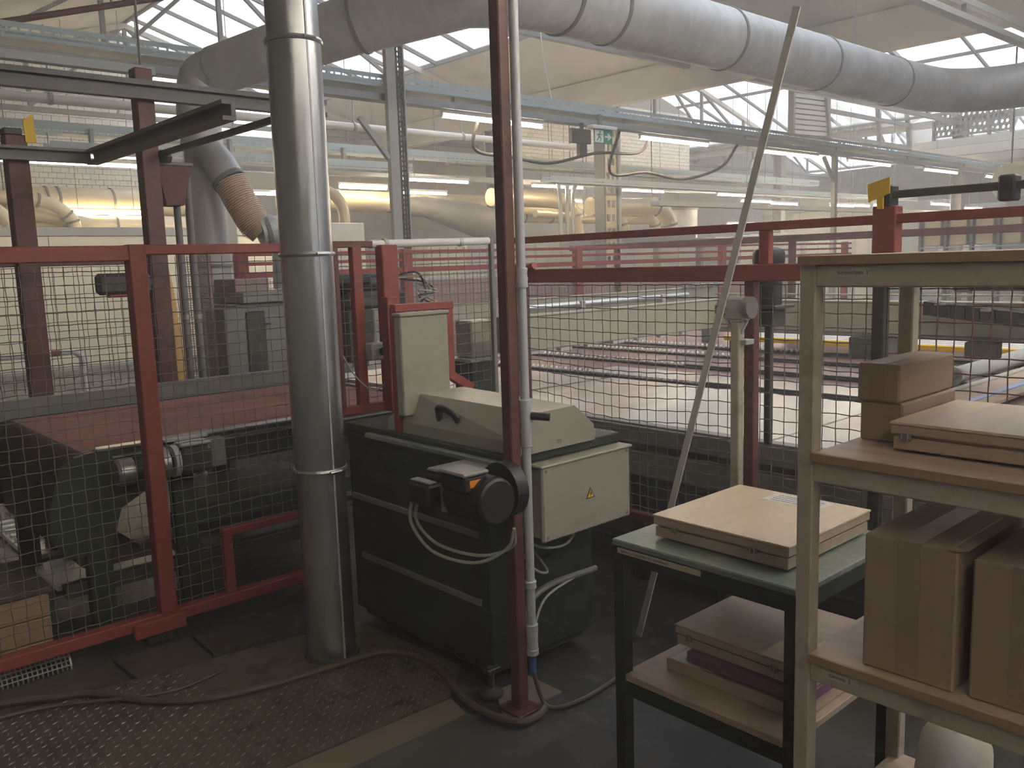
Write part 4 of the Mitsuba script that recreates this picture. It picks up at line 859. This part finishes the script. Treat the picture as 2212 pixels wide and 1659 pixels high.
def qb(x0, x1, y0, y1, z0, z1, c=.006, floor=False):
    a, b = q(x0, y0, z0), q(x1, y1, z1); s = 0.763*8.1
    return bx(x0*.763, x1*.763, y0*.763, y1*.763, 0.0 if floor else 1.6+(z0-1.6)*.763, 1.6+(z1-1.6)*.763, c)
part(mb, "main_body", qb(3.70, 4.28, 8.1, 8.7, .0, 1.275, floor=True), "m_greylid"); part(mb, "side_box", qb(3.56, 3.70, 8.05, 8.5, .3, 1.24, floor=True), "m_beamgrey")
part(mb, "upper_box", qb(3.74, 4.10, 8.15, 8.65, 1.39, 1.52), "m_mauve"); part(mb, "cover_plate", qb(3.74, 4.75, 8.0, 8.7, 1.285, 1.39), "m_greylid")
part(mb, "front_panel", qb(3.80, 4.0, 8.08, 8.1, .6, 1.2), "m_dark"); part(mb, "side_ramp", qb(4.28, 5.0, 8.12, 8.7, .0, .95, floor=True), "m_greylid")
part(mb, "handle", qb(3.98, 4.04, 8.05, 8.08, 1.06, 1.075, .002), "m_black")
cw = thing("column_pair", "pale green vertical duct column beside the mesh cage", "column")
part(cw, "column", bx(3.95, 4.12, 9.6, 9.75, 0, 2.3, .004), "m_cabin"); part(cw, "strip", bx(4.15, 4.24, 9.65, 9.75, 0, 2.3, .004), "m_lightgrey"); part(cw, "column", bx(4.30, 4.48, 9.6, 9.75, 0, 2.3, .004), "m_cabin")

# ------------------------------------------------------------------ cabin, guard rail and far ducts on the left
cb = thing("white_cabin", "long white cabin wall with blue grey top band behind the left fence", "cabin")
for i, (a, b) in enumerate(((1.0, 2.55), (2.56, 4.14), (4.15, 5.75), (5.76, 7.4), (7.41, 9.2))): part(cb, "wall_panel", bx(a, b, 16.0, 16.1, 0.05, 2.27, .004), "m_cabin")
part(cb, "top_band", bx(1.0, 9.2, 15.97, 16.12, 2.275, 2.42, .004), "m_cabinband"); part(cb, "roof", bx(1.0, 9.2, 16.1, 18.2, 2.30, 2.40), "m_cabin"); part(cb, "plinth", bx(1.0, 9.2, 16.01, 16.1, 0, .05), "m_cabinband")
gr = thing("guard_rail", "white bent tube guard rail with red bands behind the belt", "guard rail")
part(gr, "tube", tube([(1.3, 10.0, .80), (2.62, 10.0, .80)] + arc((2.70, 10.0, .70), .10, 90, 0, (1, 0, 0), (0, 0, 1), 8) + [(2.80, 10.0, 0)], .032, 14), "m_white", 40)
for x in (1.85, 2.50): part(gr, "red_band", cyl((x, 10.0, .80), (x+.09, 10.0, .80), .0335, 14), "m_redbright", 40)
def ducts(label, pts, r, bands=(), mat="m_ductcream", group=None):
    t = thing("far_duct", label, "duct", group)
    h = max(np.asarray(pts, float), key=lambda c: c[2]); rr = r if np.isscalar(r) else r[0]
    part(t, "hanger", cyl((h[0], h[1], h[2]+rr*.9), (h[0], h[1], zroof(h[0])), .012, 6), "m_beamgrey")
    part(t, "pipe", tube(pts, r, 22), mat, 40)
    P = np.asarray(pts, float)
    for s in bands:
        i = int(s); f = s-i; c = P[i]+(P[min(i+1, len(P)-1)]-P[i])*f; d = P[min(i+1, len(P)-1)]-P[i]; d /= np.linalg.norm(d)+1e-9
        part(t, "band", tube([c-d*.02, c+d*.02], r+.018, 22), "m_beamgrey", 40)
    return t
ducts("thick cream duct running along under the brick wall at left", [(1.5, 18.6, 3.06), (8.6, 18.6, 3.06)], .26, (.19, .32, .47, .50, .64))
ducts("lower thick cream duct just above the white cabin", [(4.2, 18.3, 2.58), (9.3, 18.3, 2.56)], .20, (.18, .24, .35))
ducts("slim cream duct bending down onto the cabin roof", smoothpath([(1.8, 17.7, 3.02), (3.6, 17.7, 3.04), (4.3, 17.7, 3.02), (4.75, 17.7, 2.9), (5.02, 17.7, 2.65), (5.08, 17.7, 2.425)], 6), .115, (9, 14, 22, 25))
ducts("slim cream duct at far left bending down to the cabin", smoothpath([(2.3, 17.4, 3.05), (3.0, 17.4, 3.05), (3.5, 17.4, 2.93), (3.85, 17.4, 2.65), (3.95, 17.4, 2.425)], 6), .13, (3,))
ducts("inclined cream duct between the two left bends", [(4.0, 17.98, 2.86), (5.4, 17.98, 2.58)], .13, (.8,))
ducts("short cream stub duct standing above the thick duct", smoothpath([(6.9, 18.8, 3.75), (6.8, 18.8, 3.6), (6.78, 18.8, 3.3)], 5), .09)
ducts("long amber lit duct behind the perforated post", [(8.2, 15.6, 2.95), (16.6, 15.6, 2.95)], .21, (.08, .14, .3, .62, .7))
ducts("second amber duct below the long one, right of centre", [(12.8, 16.25, 2.72), (17.6, 16.25, 2.75)], .16, (.5, .7))
ducts("grey brown duct elbow diving down right of the square post", smoothpath([(12.2, 14.0, 2.97), (13.4, 14.0, 2.97), (14.3, 14.0, 2.93), (14.65, 14.0, 2.7), (14.75, 14.0, 2.3), (14.75, 14.0, 0)], 6), .19, (21,))
ducts("small dark elbow next to the large grey brown elbow", smoothpath([(12.9, 13.4, 2.60), (13.85, 13.4, 2.55), (14.0, 13.4, 2.4), (14.02, 13.4, 0)], 5), .08)
ducts("large cream gooseneck duct right of the holed column", smoothpath([(13.9, 12.75, 2.72), (15.2, 12.7, 2.72), (15.9, 12.6, 2.74), (16.25, 12.6, 2.58), (16.4, 12.6, 2.35), (16.4, 12.6, 2.14)], 6), .20, (12, 24))
ducts("slim cream pipe just left of the large gooseneck", smoothpath([(15.5, 13.8, 2.50), (15.55, 13.0, 2.48), (15.64, 12.5, 2.44), (15.72, 12.45, 2.3), (15.73, 12.45, 2.14)], 5), .11, (14,))
ducts("slimmest cream pipe right beside the holed column", smoothpath([(14.4, 13.4, 2.48), (14.45, 13.0, 2.46), (14.57, 12.5, 2.42), (14.62, 12.4, 2.3), (14.63, 12.4, 2.1)], 5), .085, (14,))
ducts("short amber duct elbow left of the perforated post", smoothpath([(7.9, 13.5, 2.95), (8.15, 13.5, 2.85), (8.3, 13.5, 2.6), (8.32, 13.5, 2.2)], 5), .10)
ducts("dark cone shaped duct transition left of the square post", [(9.9, 14.2, 2.75), (10.6, 14.2, 2.75), (11.9, 14.2, 2.5), (12.6, 14.2, 2.35)], [.17, .20, .34, .36] , (), "m_beamgrey")
tk = thing("silo_drum", "pale silver drum standing between two columns in the far middle", "drum")
part(tk, "shell", cyl((18.5, 13.9, 1.4), (18.5, 13.9, 2.80), .48, 32), "m_galvdull", 40); part(tk, "rim", lathe([(.46, 0), (.50, 0), (.50, .05), (.46, .05)], (18.5, 13.9, 2.78)), "m_beamgrey", 35); part(tk, "base", bx(18.1, 18.9, 13.5, 14.3, 0, 1.4, .01), "m_beamgrey")
for i, (x, lb) in enumerate(((13.05, "leftmost of three thin bright conduits by the grey elbow"), (13.25, "middle of three thin bright conduits by the grey elbow"), (13.42, "rightmost of three thin bright conduits by the grey elbow"))):
    solo("bright_conduit", tube(smoothpath([(x, 12.8, 1.6), (x, 12.8, 2.6), (x+.02*(i-1), 12.8, 3.0), (x+.12*(i-.5), 12.8, 3.25)], 5), .045, 12), "m_steel", lb, "pipe", smooth=40)

# ------------------------------------------------------------------ cable trays, pipes and lamps
def tray(label, x0, x1, y, z, h=.11, w=.22, mat="m_trayblue", pitch=.06, solid=False):
    t = thing("cable_tray", label, "cable tray")
    part(t, "floor", bx(x0, x1, y, y+w, z, z+.006), mat)
    for k, yy in enumerate((y, y+w)):
        if solid: part(t, "flange", bx(x0, x1, yy-.002, yy+.002, z+.007, z+h), mat)
        else:
            m = [bx(x0, x1, yy-.002, yy+.002, z+.007, z+.03), bx(x0, x1, yy-.002, yy+.002, z+.048, z+.066), bx(x0, x1, yy-.002, yy+.002, z+.086, z+h)]
            xx = np.arange(x0, x1, pitch)
            m += [bx(a, a+.02, yy-.0015, yy+.0015, z+.03, z+.048) for a in xx] + [bx(a+.03, a+.05, yy-.0015, yy+.0015, z+.066, z+.086) for a in xx]
            part(t, "flange", cat(m), mat, label="side flange punched with rows of slots")
    return t
tray("large slotted cable tray crossing the whole photo below the duct", -1.0, 24.0, 8.0, 3.50, .13, .3, "m_trayblue", .085)
t1 = thing("light_trunking", "grey lighting trunk hanging under the large slotted tray", "trunking")
part(t1, "channel", bx(-1.0, 25.0, 8.02, 8.16, 3.36, 3.44, .004), "m_traygrey")
for x in np.arange(.5, 25, 3.0): part(t1, "hanger", bx(x, x+.03, 8.07, 8.10, 3.44, 3.50), "m_traygrey")
tray("upper pale blue tray in front of the brick wall", 1.0, 24.0, 13.0, 3.52, .15, .3, "m_trayblue", .11)
tl_ = tray("lower pale blue tray in front of the brick wall", 3.4, 9.2, 12.6, 3.21, .15, .3, "m_trayblue", .11)
for xx in (4.0, 6.0, 8.0): part(tl_, "carrier", bx(xx, xx+.05, 12.905, 12.995, 3.21, 3.60, .003), "m_traygrey")
tray("grey tray above the middle row of lamps", 1.5, 26.0, 13.6, 3.22, .10, .2, "m_traygrey", .1, True)
tray("far grey tray right of the exit sign", 11.0, 26.0, 11.0, 2.97, .11, .22, "m_trayblue", .1)
tray("farthest tray low over the right hand background", 13.0, 30.0, 10.2, 2.55, .1, .2, "m_traygrey", .1, True)
wp = thing("ceiling_pipe", "thick white pipe running in front of the brick wall", "pipe")
part(wp, "pipe", cyl((1.0, 11.0, 3.60), (12.0, 11.0, 3.60), .055, 16), "m_white", 40)
for x in (3.0, 5.0, 7.0, 9.0):
    c = part(wp, "pipe_clip", cyl((x, 11.0, 3.60), (x+.04, 11.0, 3.60), .07, 16), "m_lightgrey", 40); part(c, "rod", cyl((x+.02, 11.0, 3.66), (x+.02, 11.0, 4.4), .012, 6), "m_lightgrey")
bp = thing("bus_bar", "long grey rail below the large tray in front of the bricks", "rail")
part(bp, "rail", bx(-1.0, 2.7, 7.0, 7.08, 3.12, 3.19, .004), "m_traygrey"); part(bp, "bracket", beam((1.4, 7.04, 3.12), (1.36, 7.04, 2.98), .05, .03), "m_beamgrey")
for x in (-.8, 2.6): part(bp, "rod", cyl((x, 7.04, 3.19), (x, 7.04, 4.9 if x < 0 else zroof(x)-.01), .01, 6), "m_beamgrey")
pu = thing("perforated_post", "tall perforated steel upright carrying the large tray behind the machine", "post")
g = sbox(5.62, 0, 5.72, 4.9)
for z in np.arange(.5, 4.85, .052):
    for x in (5.645, 5.68): g = g.difference(sbox(x, z, x+.016, z+.032))
part(pu, "slotted_flange", prism(g, "y", 7.93, 7.936), "m_dark"); part(pu, "web", bx(5.50, 5.62, 7.93, 7.99, 0, 4.9, .003), "m_lightgrey"); part(pu, "back_flange", bx(5.72, 5.735, 7.93, 7.99, 0, 4.9), "m_lightgrey")
part(pu, "foot", bx(5.42, 5.80, 7.85, 8.05, 0, .02), "m_dark")
part(pu, "arm", beam((5.5, 7.96, 2.75), (5.15, 7.96, 3.15), .05, .05), "m_lightgrey")
yp = thing("tray_support", "slim grey Y shaped support post right of the leaning strip", "post")
part(yp, "post", bx(15.35, 15.45, 8.0, 8.08, 0, 3.36, .004), "m_lightgrey"); part(yp, "arm", beam((15.4, 8.04, 2.85), (15.0, 8.04, 3.30), .05, .05), "m_lightgrey")
ex = thing("exit_sign", "green emergency exit sign with running figure and arrow under the tray", "sign")
part(ex, "housing", bx(8.66, 9.14, 7.86, 7.98, 3.30, 3.345, .006), "m_white")
part(ex, "plate", bx(8.72, 9.08, 7.90, 7.915, 3.12, 3.30, .003), "m_exit"); part(ex, "white_field", bx(8.73, 8.895, 7.8975, 7.90, 3.13, 3.29), "m_white")
part(ex, "arrow", prism([(8.925, 3.20), (8.99, 3.20), (8.975, 3.165), (9.0, 3.165), (9.055, 3.21), (9.0, 3.255), (8.975, 3.255), (8.99, 3.22), (8.925, 3.22)], "y", 7.895, 7.899), "m_white")
fig = [prism(Point(8.83, 3.265).buffer(.012, 6), "y", 7.894, 7.897), prism([(8.80, 3.245), (8.835, 3.25), (8.825, 3.205), (8.80, 3.20)], "y", 7.894, 7.897)] + [prism(Polygon(q), "y", 7.894, 7.897) for q in ([(8.80, 3.21), (8.82, 3.20), (8.79, 3.165), (8.76, 3.15), (8.755, 3.16), (8.78, 3.175)], [(8.81, 3.205), (8.83, 3.21), (8.855, 3.185), (8.84, 3.145), (8.83, 3.15), (8.84, 3.182)], [(8.80, 3.245), (8.81, 3.235), (8.775, 3.215), (8.765, 3.225)], [(8.83, 3.245), (8.835, 3.232), (8.875, 3.222), (8.875, 3.234)])]
part(ex, "running_figure", cat(fig), "m_exit"); part(ex, "bracket", bx(8.85, 8.9, 7.92, 7.96, 3.345, 3.5), "m_beamgrey")
bs = thing("bracket_arm", "dark bracket arm left of the exit sign", "bracket")
part(bs, "arm", bx(8.3, 8.66, 7.9, 7.96, 3.10, 3.28, .004), "m_dark"); part(bs, "drop", bx(8.44, 8.58, 7.9, 7.96, 2.94, 3.10, .004), "m_dark"); part(bs, "stay", bx(8.5, 8.54, 7.92, 7.96, 3.28, 3.36), "m_dark")
for i, q in enumerate(([(6.95, 8.14, 3.36), (7.0, 8.3, 2.98), (7.6, 8.3, 2.92), (8.3, 8.3, 2.88), (9.2, 8.3, 3.06), (10.1, 8.3, 3.12), (10.2, 8.14, 3.36)], [(9.5, 8.14, 3.36), (9.6, 8.4, 2.82), (10.4, 8.4, 2.86), (11.3, 8.4, 2.80), (12.3, 8.4, 3.02), (12.4, 8.14, 3.36)])):
    solo("energy_chain", tube(smoothpath(q, 8), .022, 8), "m_dark", ("dark hanging cable loop left of the exit sign", "dark hanging cable loop right of the exit sign")[i], "cable", smooth=40)
solo("hanging_wire", tube(smoothpath([(8.07, 8.2, 4.6), (8.09, 8.2, 4.32), (8.16, 8.2, 4.0), (8.25, 8.2, 3.65)], 6), .008, 6), "m_white", "thin white wire hanging from the large duct to the tray", "cable")

def tube_lamp(label, x0, x1, y, z, group, L=TUBE, r=.021, hang=0):
    t = thing("tube_lamp", label, "lamp", group)
    k = uniq(t + "__tube"); scene[k] = {**mikit.ply(cyl((x0, y, z), (x1, y, z), r, 8), {"type": "diffuse", "reflectance": {"type": "rgb", "value": [.8, .8, .8]}}, smooth=40), "emitter": {"type": "area", "radiance": {"type": "rgb", "value": list(L)}}}
    part(t, "batten", bx(x0-.02, x1+.02, y-.03, y+.03, z+.03, z+.075, .004), "m_white")
    if hang is not None:
        for x in (x0+.25, x1-.25): part(t, "suspension", cyl((x, y, z+.075), (x, y, hang if hang else (4.15 if (x > 25.25 and y < 10.9) else zroof(x) if x > -5 else 5.0)), .006, 6), "m_beamgrey")
    for x in (x0, x1): part(t, "socket", bx(x-.018, x+.004, y-.014, y+.014, z-.014, z+.03), "m_white")
row = "tube lamps below the large tray"
tube_lamp("nearest tube lamp, cut by the square post, under the large tray", 6.36, 7.94, 8.09, 3.285, row, hang=None)
for x, lb in ((13.1, "tube lamp under the bright truss window right of the leaning strip"), (16.0, "tube lamp left of centre in the right hand lamp row"), (19.4, "third tube lamp of the right hand lamp row"), (22.9, "outermost tube lamp at the right edge of the photo")):
    tube_lamp(lb, x, x+1.75, 8.09, 3.285, row, hang=None)
tube_lamp("tube lamp above the exit sign bracket further along the tray", 9.9, 11.5, 8.09, 3.285, row, hang=None)
row = "tube lamps in the middle row"
for x, lb in ((1.7, "tube lamp at the left edge before the brick wall"), (3.25, "long tube lamp between the two dark red posts"), (9.3, "upper tube lamp right of the perforated post"), (12.5, "tube lamp above the bright conduits"), (15.3, "tube lamp above the large gooseneck duct"), (19.0, "tube lamp in the middle row near the leaning strip")):
    tube_lamp(lb, x, x+1.5, 13.05, 3.13, row, hang=3.52)
row = "small far tube lamps"
rg = np.random.default_rng(11)
far = [(6.9, 15.2, 3.0), (7.9, 15.1, 3.05), (10.5, 15.0, 3.10), (14.3, 14.6, 3.0), (17.9, 14.2, 2.98), (18.6, 12.1, 2.9), (20.6, 12.5, 2.9), (22.6, 11.9, 2.86), (24.4, 12.3, 2.92), (22.0, 10.4, 2.75), (24.5, 10.0, 2.8), (26.5, 10.2, 2.75), (28.5, 10.6, 2.8), (30.0, 9.0, 2.85), (32.0, 9.2, 2.85), (21.0, 14.1, 2.45), (24.0, 14.2, 2.4), (25.4, 13.2, 2.45)]
words = ("behind the elbow pipe", "right of the elbow pipe", "above the amber duct", "left of the holed column", "right of the holed column", "left of the leaning strip", "just left of the leaning strip", "just right of the leaning strip", "over the first pale portal", "over the second pale portal", "over the third pale portal", "right of the yellow tag", "above the dark guide rail", "near the right edge above the red rail", "at the right edge above the red rail", "low behind the leaning strip", "low beside the first portal", "low between the portals")
for (x, y, z), wd in zip(far, words): tube_lamp("small far tube lamp " + wd, x, x+1.3, y, z, row, TUBE, .024)
tube_lamp("amber lamp glowing between the two thick ducts at left", 5.05, 6.6, 18.22, 2.83, "amber lamps by the ducts", AMBER, .05)
tube_lamp("amber lamp glowing on the long duct right of the perforated post", 9.3, 10.4, 15.2, 3.20, "amber lamps by the ducts", AMBER, .05)
tube_lamp("amber lamp glowing on the duct left of the holed column", 14.6, 15.5, 14.8, 3.0, "amber lamps by the ducts", AMBER, .05)
for i, (x, y) in enumerate(((2.6, .6), (4.3, .6), (6.0, .6), (-1.6, -1.5), (.1, -1.5), (1.8, -1.5), (3.5, -1.5), (4.0, -8.0), (8.0, -8.0))):  # unseen lamps added to brighten the shelf, table and floor
    tube_lamp("unseen tube lamp added to light the foreground", x, x+1.5, y, 3.5, "unseen tube lamps added for light", ADDED_ROW)
rp = thing("sprinkler_pipe", "red brown pipe under the pale roof at the top left", "pipe")
part(rp, "pipe", cyl((1.3, 9.0, 3.60), (3.6, 9.0, 4.32), .03, 12), "m_redbrown", 40)
for x in (1.9, 3.1): part(rp, "hanger", cyl((x, 9.0, 3.60+(x-1.3)*.313), (x, 9.0, zroof(x)-.005), .012, 6), "m_beamgrey")
rb = thing("roof_beam", "pair of pale roof beams at the top right corner", "beam")
part(rb, "beam", bx(7.5, 13.0, 3.98, 4.1, 4.09, 4.16, .005), "m_ceiling"); part(rb, "beam", bx(7.5, 13.0, 3.98, 4.06, 4.26, 4.34, .005), "m_ceiling")
for x in (8.0, 10.5, 12.8): part(rb, "hanger", bx(x, x+.04, 4.0, 4.04, 4.16, zroof(x)-.01), "m_beamgrey")

# ------------------------------------------------------------------ far fence, cabinets, portals
ff = thing("far_fence", "bright red rail fence across the back of the conveyors", "fence")
for z, h in ((1.735, .03), (1.655, .03), (1.56, .05)): part(ff, "rail", bx(3.25, 14.0, 6.98, 7.02, z-h/2, z+h/2, .003), "m_redbright")
for x in (3.28, 4.97, 7.4, 10.3, 13.8): part(ff, "post", bx(x-.05, x+.05, 6.96, 7.04, 0, 1.76, .004), "m_redbright")
part(ff, "wire_mesh", wires("y", 7.0, 3.3, 8.2, .95, 1.53, .052, .0022, .003), "m_wire", 60, kind="stuff")
lr = thing("conveyor_rail", "dark red rail along the far side of the wide conveyor", "rail")
part(lr, "rail", bx(8.3, 8.36, -.5, 8.0, 1.72, 1.79, .004), "m_redbrown"); part(lr, "rail", bx(8.3, 8.36, -.5, 8.0, 1.42, 1.48, .004), "m_redbrown")
for y in (0, 2.4, 4.8, 7.2): part(lr, "post", bx(8.3, 8.36, y-.03, y+.03, 0, 1.72, .004), "m_redbrown")
mw = thing("mauve_screen", "long mauve brown screen panel behind the far red fence", "screen")
for i in range(6): part(mw, "panel", bx(6.2+1.6*i, 7.77+1.6*i, 9.0, 9.05, 0, 1.40, .004), "m_mauve")
part(mw, "top_rail", bx(6.2, 15.8, 8.99, 9.06, 1.405, 1.44, .004), "m_lightgrey")
names = ("light grey cabinet directly right of the square post", "second light grey cabinet right of the square post", "third light grey cabinet before the leaning strip", "brownish cabinet left of the leaning strip", "cabinet behind the leaning strip", "cabinet right of the leaning strip", "cabinet above the shelf corner", "cabinet below the yellow tag")
for i, lb in enumerate(names):
    x0 = 12.5+1.58*i; c = thing("machine_cabinet", lb, "cabinet", "row of machine cabinets behind the red rails")
    part(c, "body", bx(x0, x0+1.38, 12.3, 13.0, .08, 2.03+.05*(i % 3), .01), "m_lightgrey" if i != 3 else "m_greylid"); part(c, "plinth", bx(x0+.03, x0+1.35, 12.33, 13.0, 0, .08), "m_dark")
    part(c, "door", bx(x0+.06, x0+.68, 12.285, 12.3, .2, 1.92, .004), "m_lightgrey" if i != 3 else "m_greylid"); part(c, "door", bx(x0+.70, x0+1.32, 12.285, 12.3, .2, 1.92, .004), "m_lightgrey" if i != 3 else "m_greylid")
    part(c, "handle", bx(x0+.62, x0+.64, 12.26, 12.285, 1.0, 1.2, .003), "m_beamgrey")
bkl = (("pale grey cabinet left of the perforated post", 7.0, 7.75, 12.0, 2.30, "m_cabin"), ("white board box above the gate rail", 9.05, 9.9, 12.1, 2.05, "m_creamlight"), ("low grey machine housing behind the gate", 10.2, 11.9, 12.4, 1.95, "m_lightgrey"))
for lb, a, b, y, z, mt_ in bkl:
    t = thing("machine_housing", lb, "machine"); part(t, "body", bx(a, b, y, y+.7, .1, z, .012), mt_); part(t, "base", bx(a+.03, b-.03, y+.03, y+.67, 0, .1), "m_dark"); part(t, "panel", bx(a+.08, b-.08, y-.012, y, z-.5, z-.08, .004), mt_)
pw = ("nearest pale concrete portal frame in the right background", "middle pale portal frame in the right background", "farthest pale portal frame in the right background")
for i, lb in enumerate(pw):
    x = 27.5+5.2*i; y0 = 13.2-.15*i; t = thing("portal_frame", lb, "portal", "pale portal frames at the right")
    part(t, "pillar", bx(x, x+.6, y0, y0+.6, 0, 2.97, .01), "m_lightgrey"); part(t, "pillar", bx(x, x+.6, y0+3.2, y0+3.8, 0, 2.97, .01), "m_lightgrey")
    part(t, "lintel", bx(x, x+.6, y0-.1, y0+3.9, 2.97, 3.35, .01), "m_lightgrey")
    for s, yy in ((1, y0+.6), (-1, y0+3.2)): part(t, "haunch", prism([(yy, 2.97), (yy+s*.55, 2.97), (yy, 2.42)], "x", x+.02, x+.58), "m_lightgrey")
    part(t, "shutter", bx(x+.25, x+.3, y0+.6, y0+3.2, .8, 2.97), "m_cabin"); part(t, "counter", bx(x+.1, x+.5, y0+.6, y0+3.2, 0, .8, .01), "m_greenlight")
bs2 = thing("storage_rack", "rack of cream bins standing in for small bright windows at the right above the shelf", "rack")  # pale bins stand in for small bright windows with grids
for i in range(9):
    part(bs2, "upright", bx(13.4, 13.5, 5.6-.36*i, 5.64-.36*i, 0, 2.12, .003), "m_beamgrey")
    if i < 8:
        for z in (1.72, 1.95): part(bs2, "bin", bx(13.45, 13.8, 5.34-.36*i, 5.58-.36*i, z-.08, z+.09, .01), "m_ductcream")
for z in (1.60, 1.835, 2.08): part(bs2, "shelf", bx(13.4, 13.9, 2.7, 5.66, z, z+.02, .003), "m_lightgrey")
yt2 = thing("warning_tag", "yellow tag on the dark rail bracket in front of the portals", "tag")
part(yt2, "plate", prism([(1.345, 1.79), (1.418, 1.765), (1.422, 1.825), (1.345, 1.845)], "x", RF-.045, RF-.041), "m_yellow")
part(yt2, "stem", bx(RF-.041, RF-.03, 1.37, 1.39, 1.74, 1.80), "m_yellow")
ac = thing("hall_fan", "round pale wall clock shaped fan hanging at the far right", "fan")
part(ac, "disc", cyl((17.0, 5.6, 2.72), (17.05, 5.6, 2.72), .32, 28), "m_cabin", 40); part(ac, "boss", bx(16.96, 17.0, 5.57, 5.63, 2.6, 2.84, .004), "m_greylid"); part(ac, "drop_rod", cyl((17.02, 5.6, 3.04), (17.02, 5.6, 5.0), .015, 6), "m_beamgrey")
for k in ("floor", "ceiling"): labels[k]["label"] = {"floor": "dark concrete hall floor", "ceiling": "pale sloping undersides of the gabled roof"}[k]
scene["veil_haze"] = {**mikit.ply(bx(-4.62, 45.88, -16.12, 20.62, -0.1, 7.12), {"type": "null"}), "interior": {"type": "ref", "id": "veil_air"}}  # hull of the added haze that lifts the blacks like lens veil
tag("veil_haze", "thin haze added in the hall air to imitate lens veil", "haze", None, "stuff")
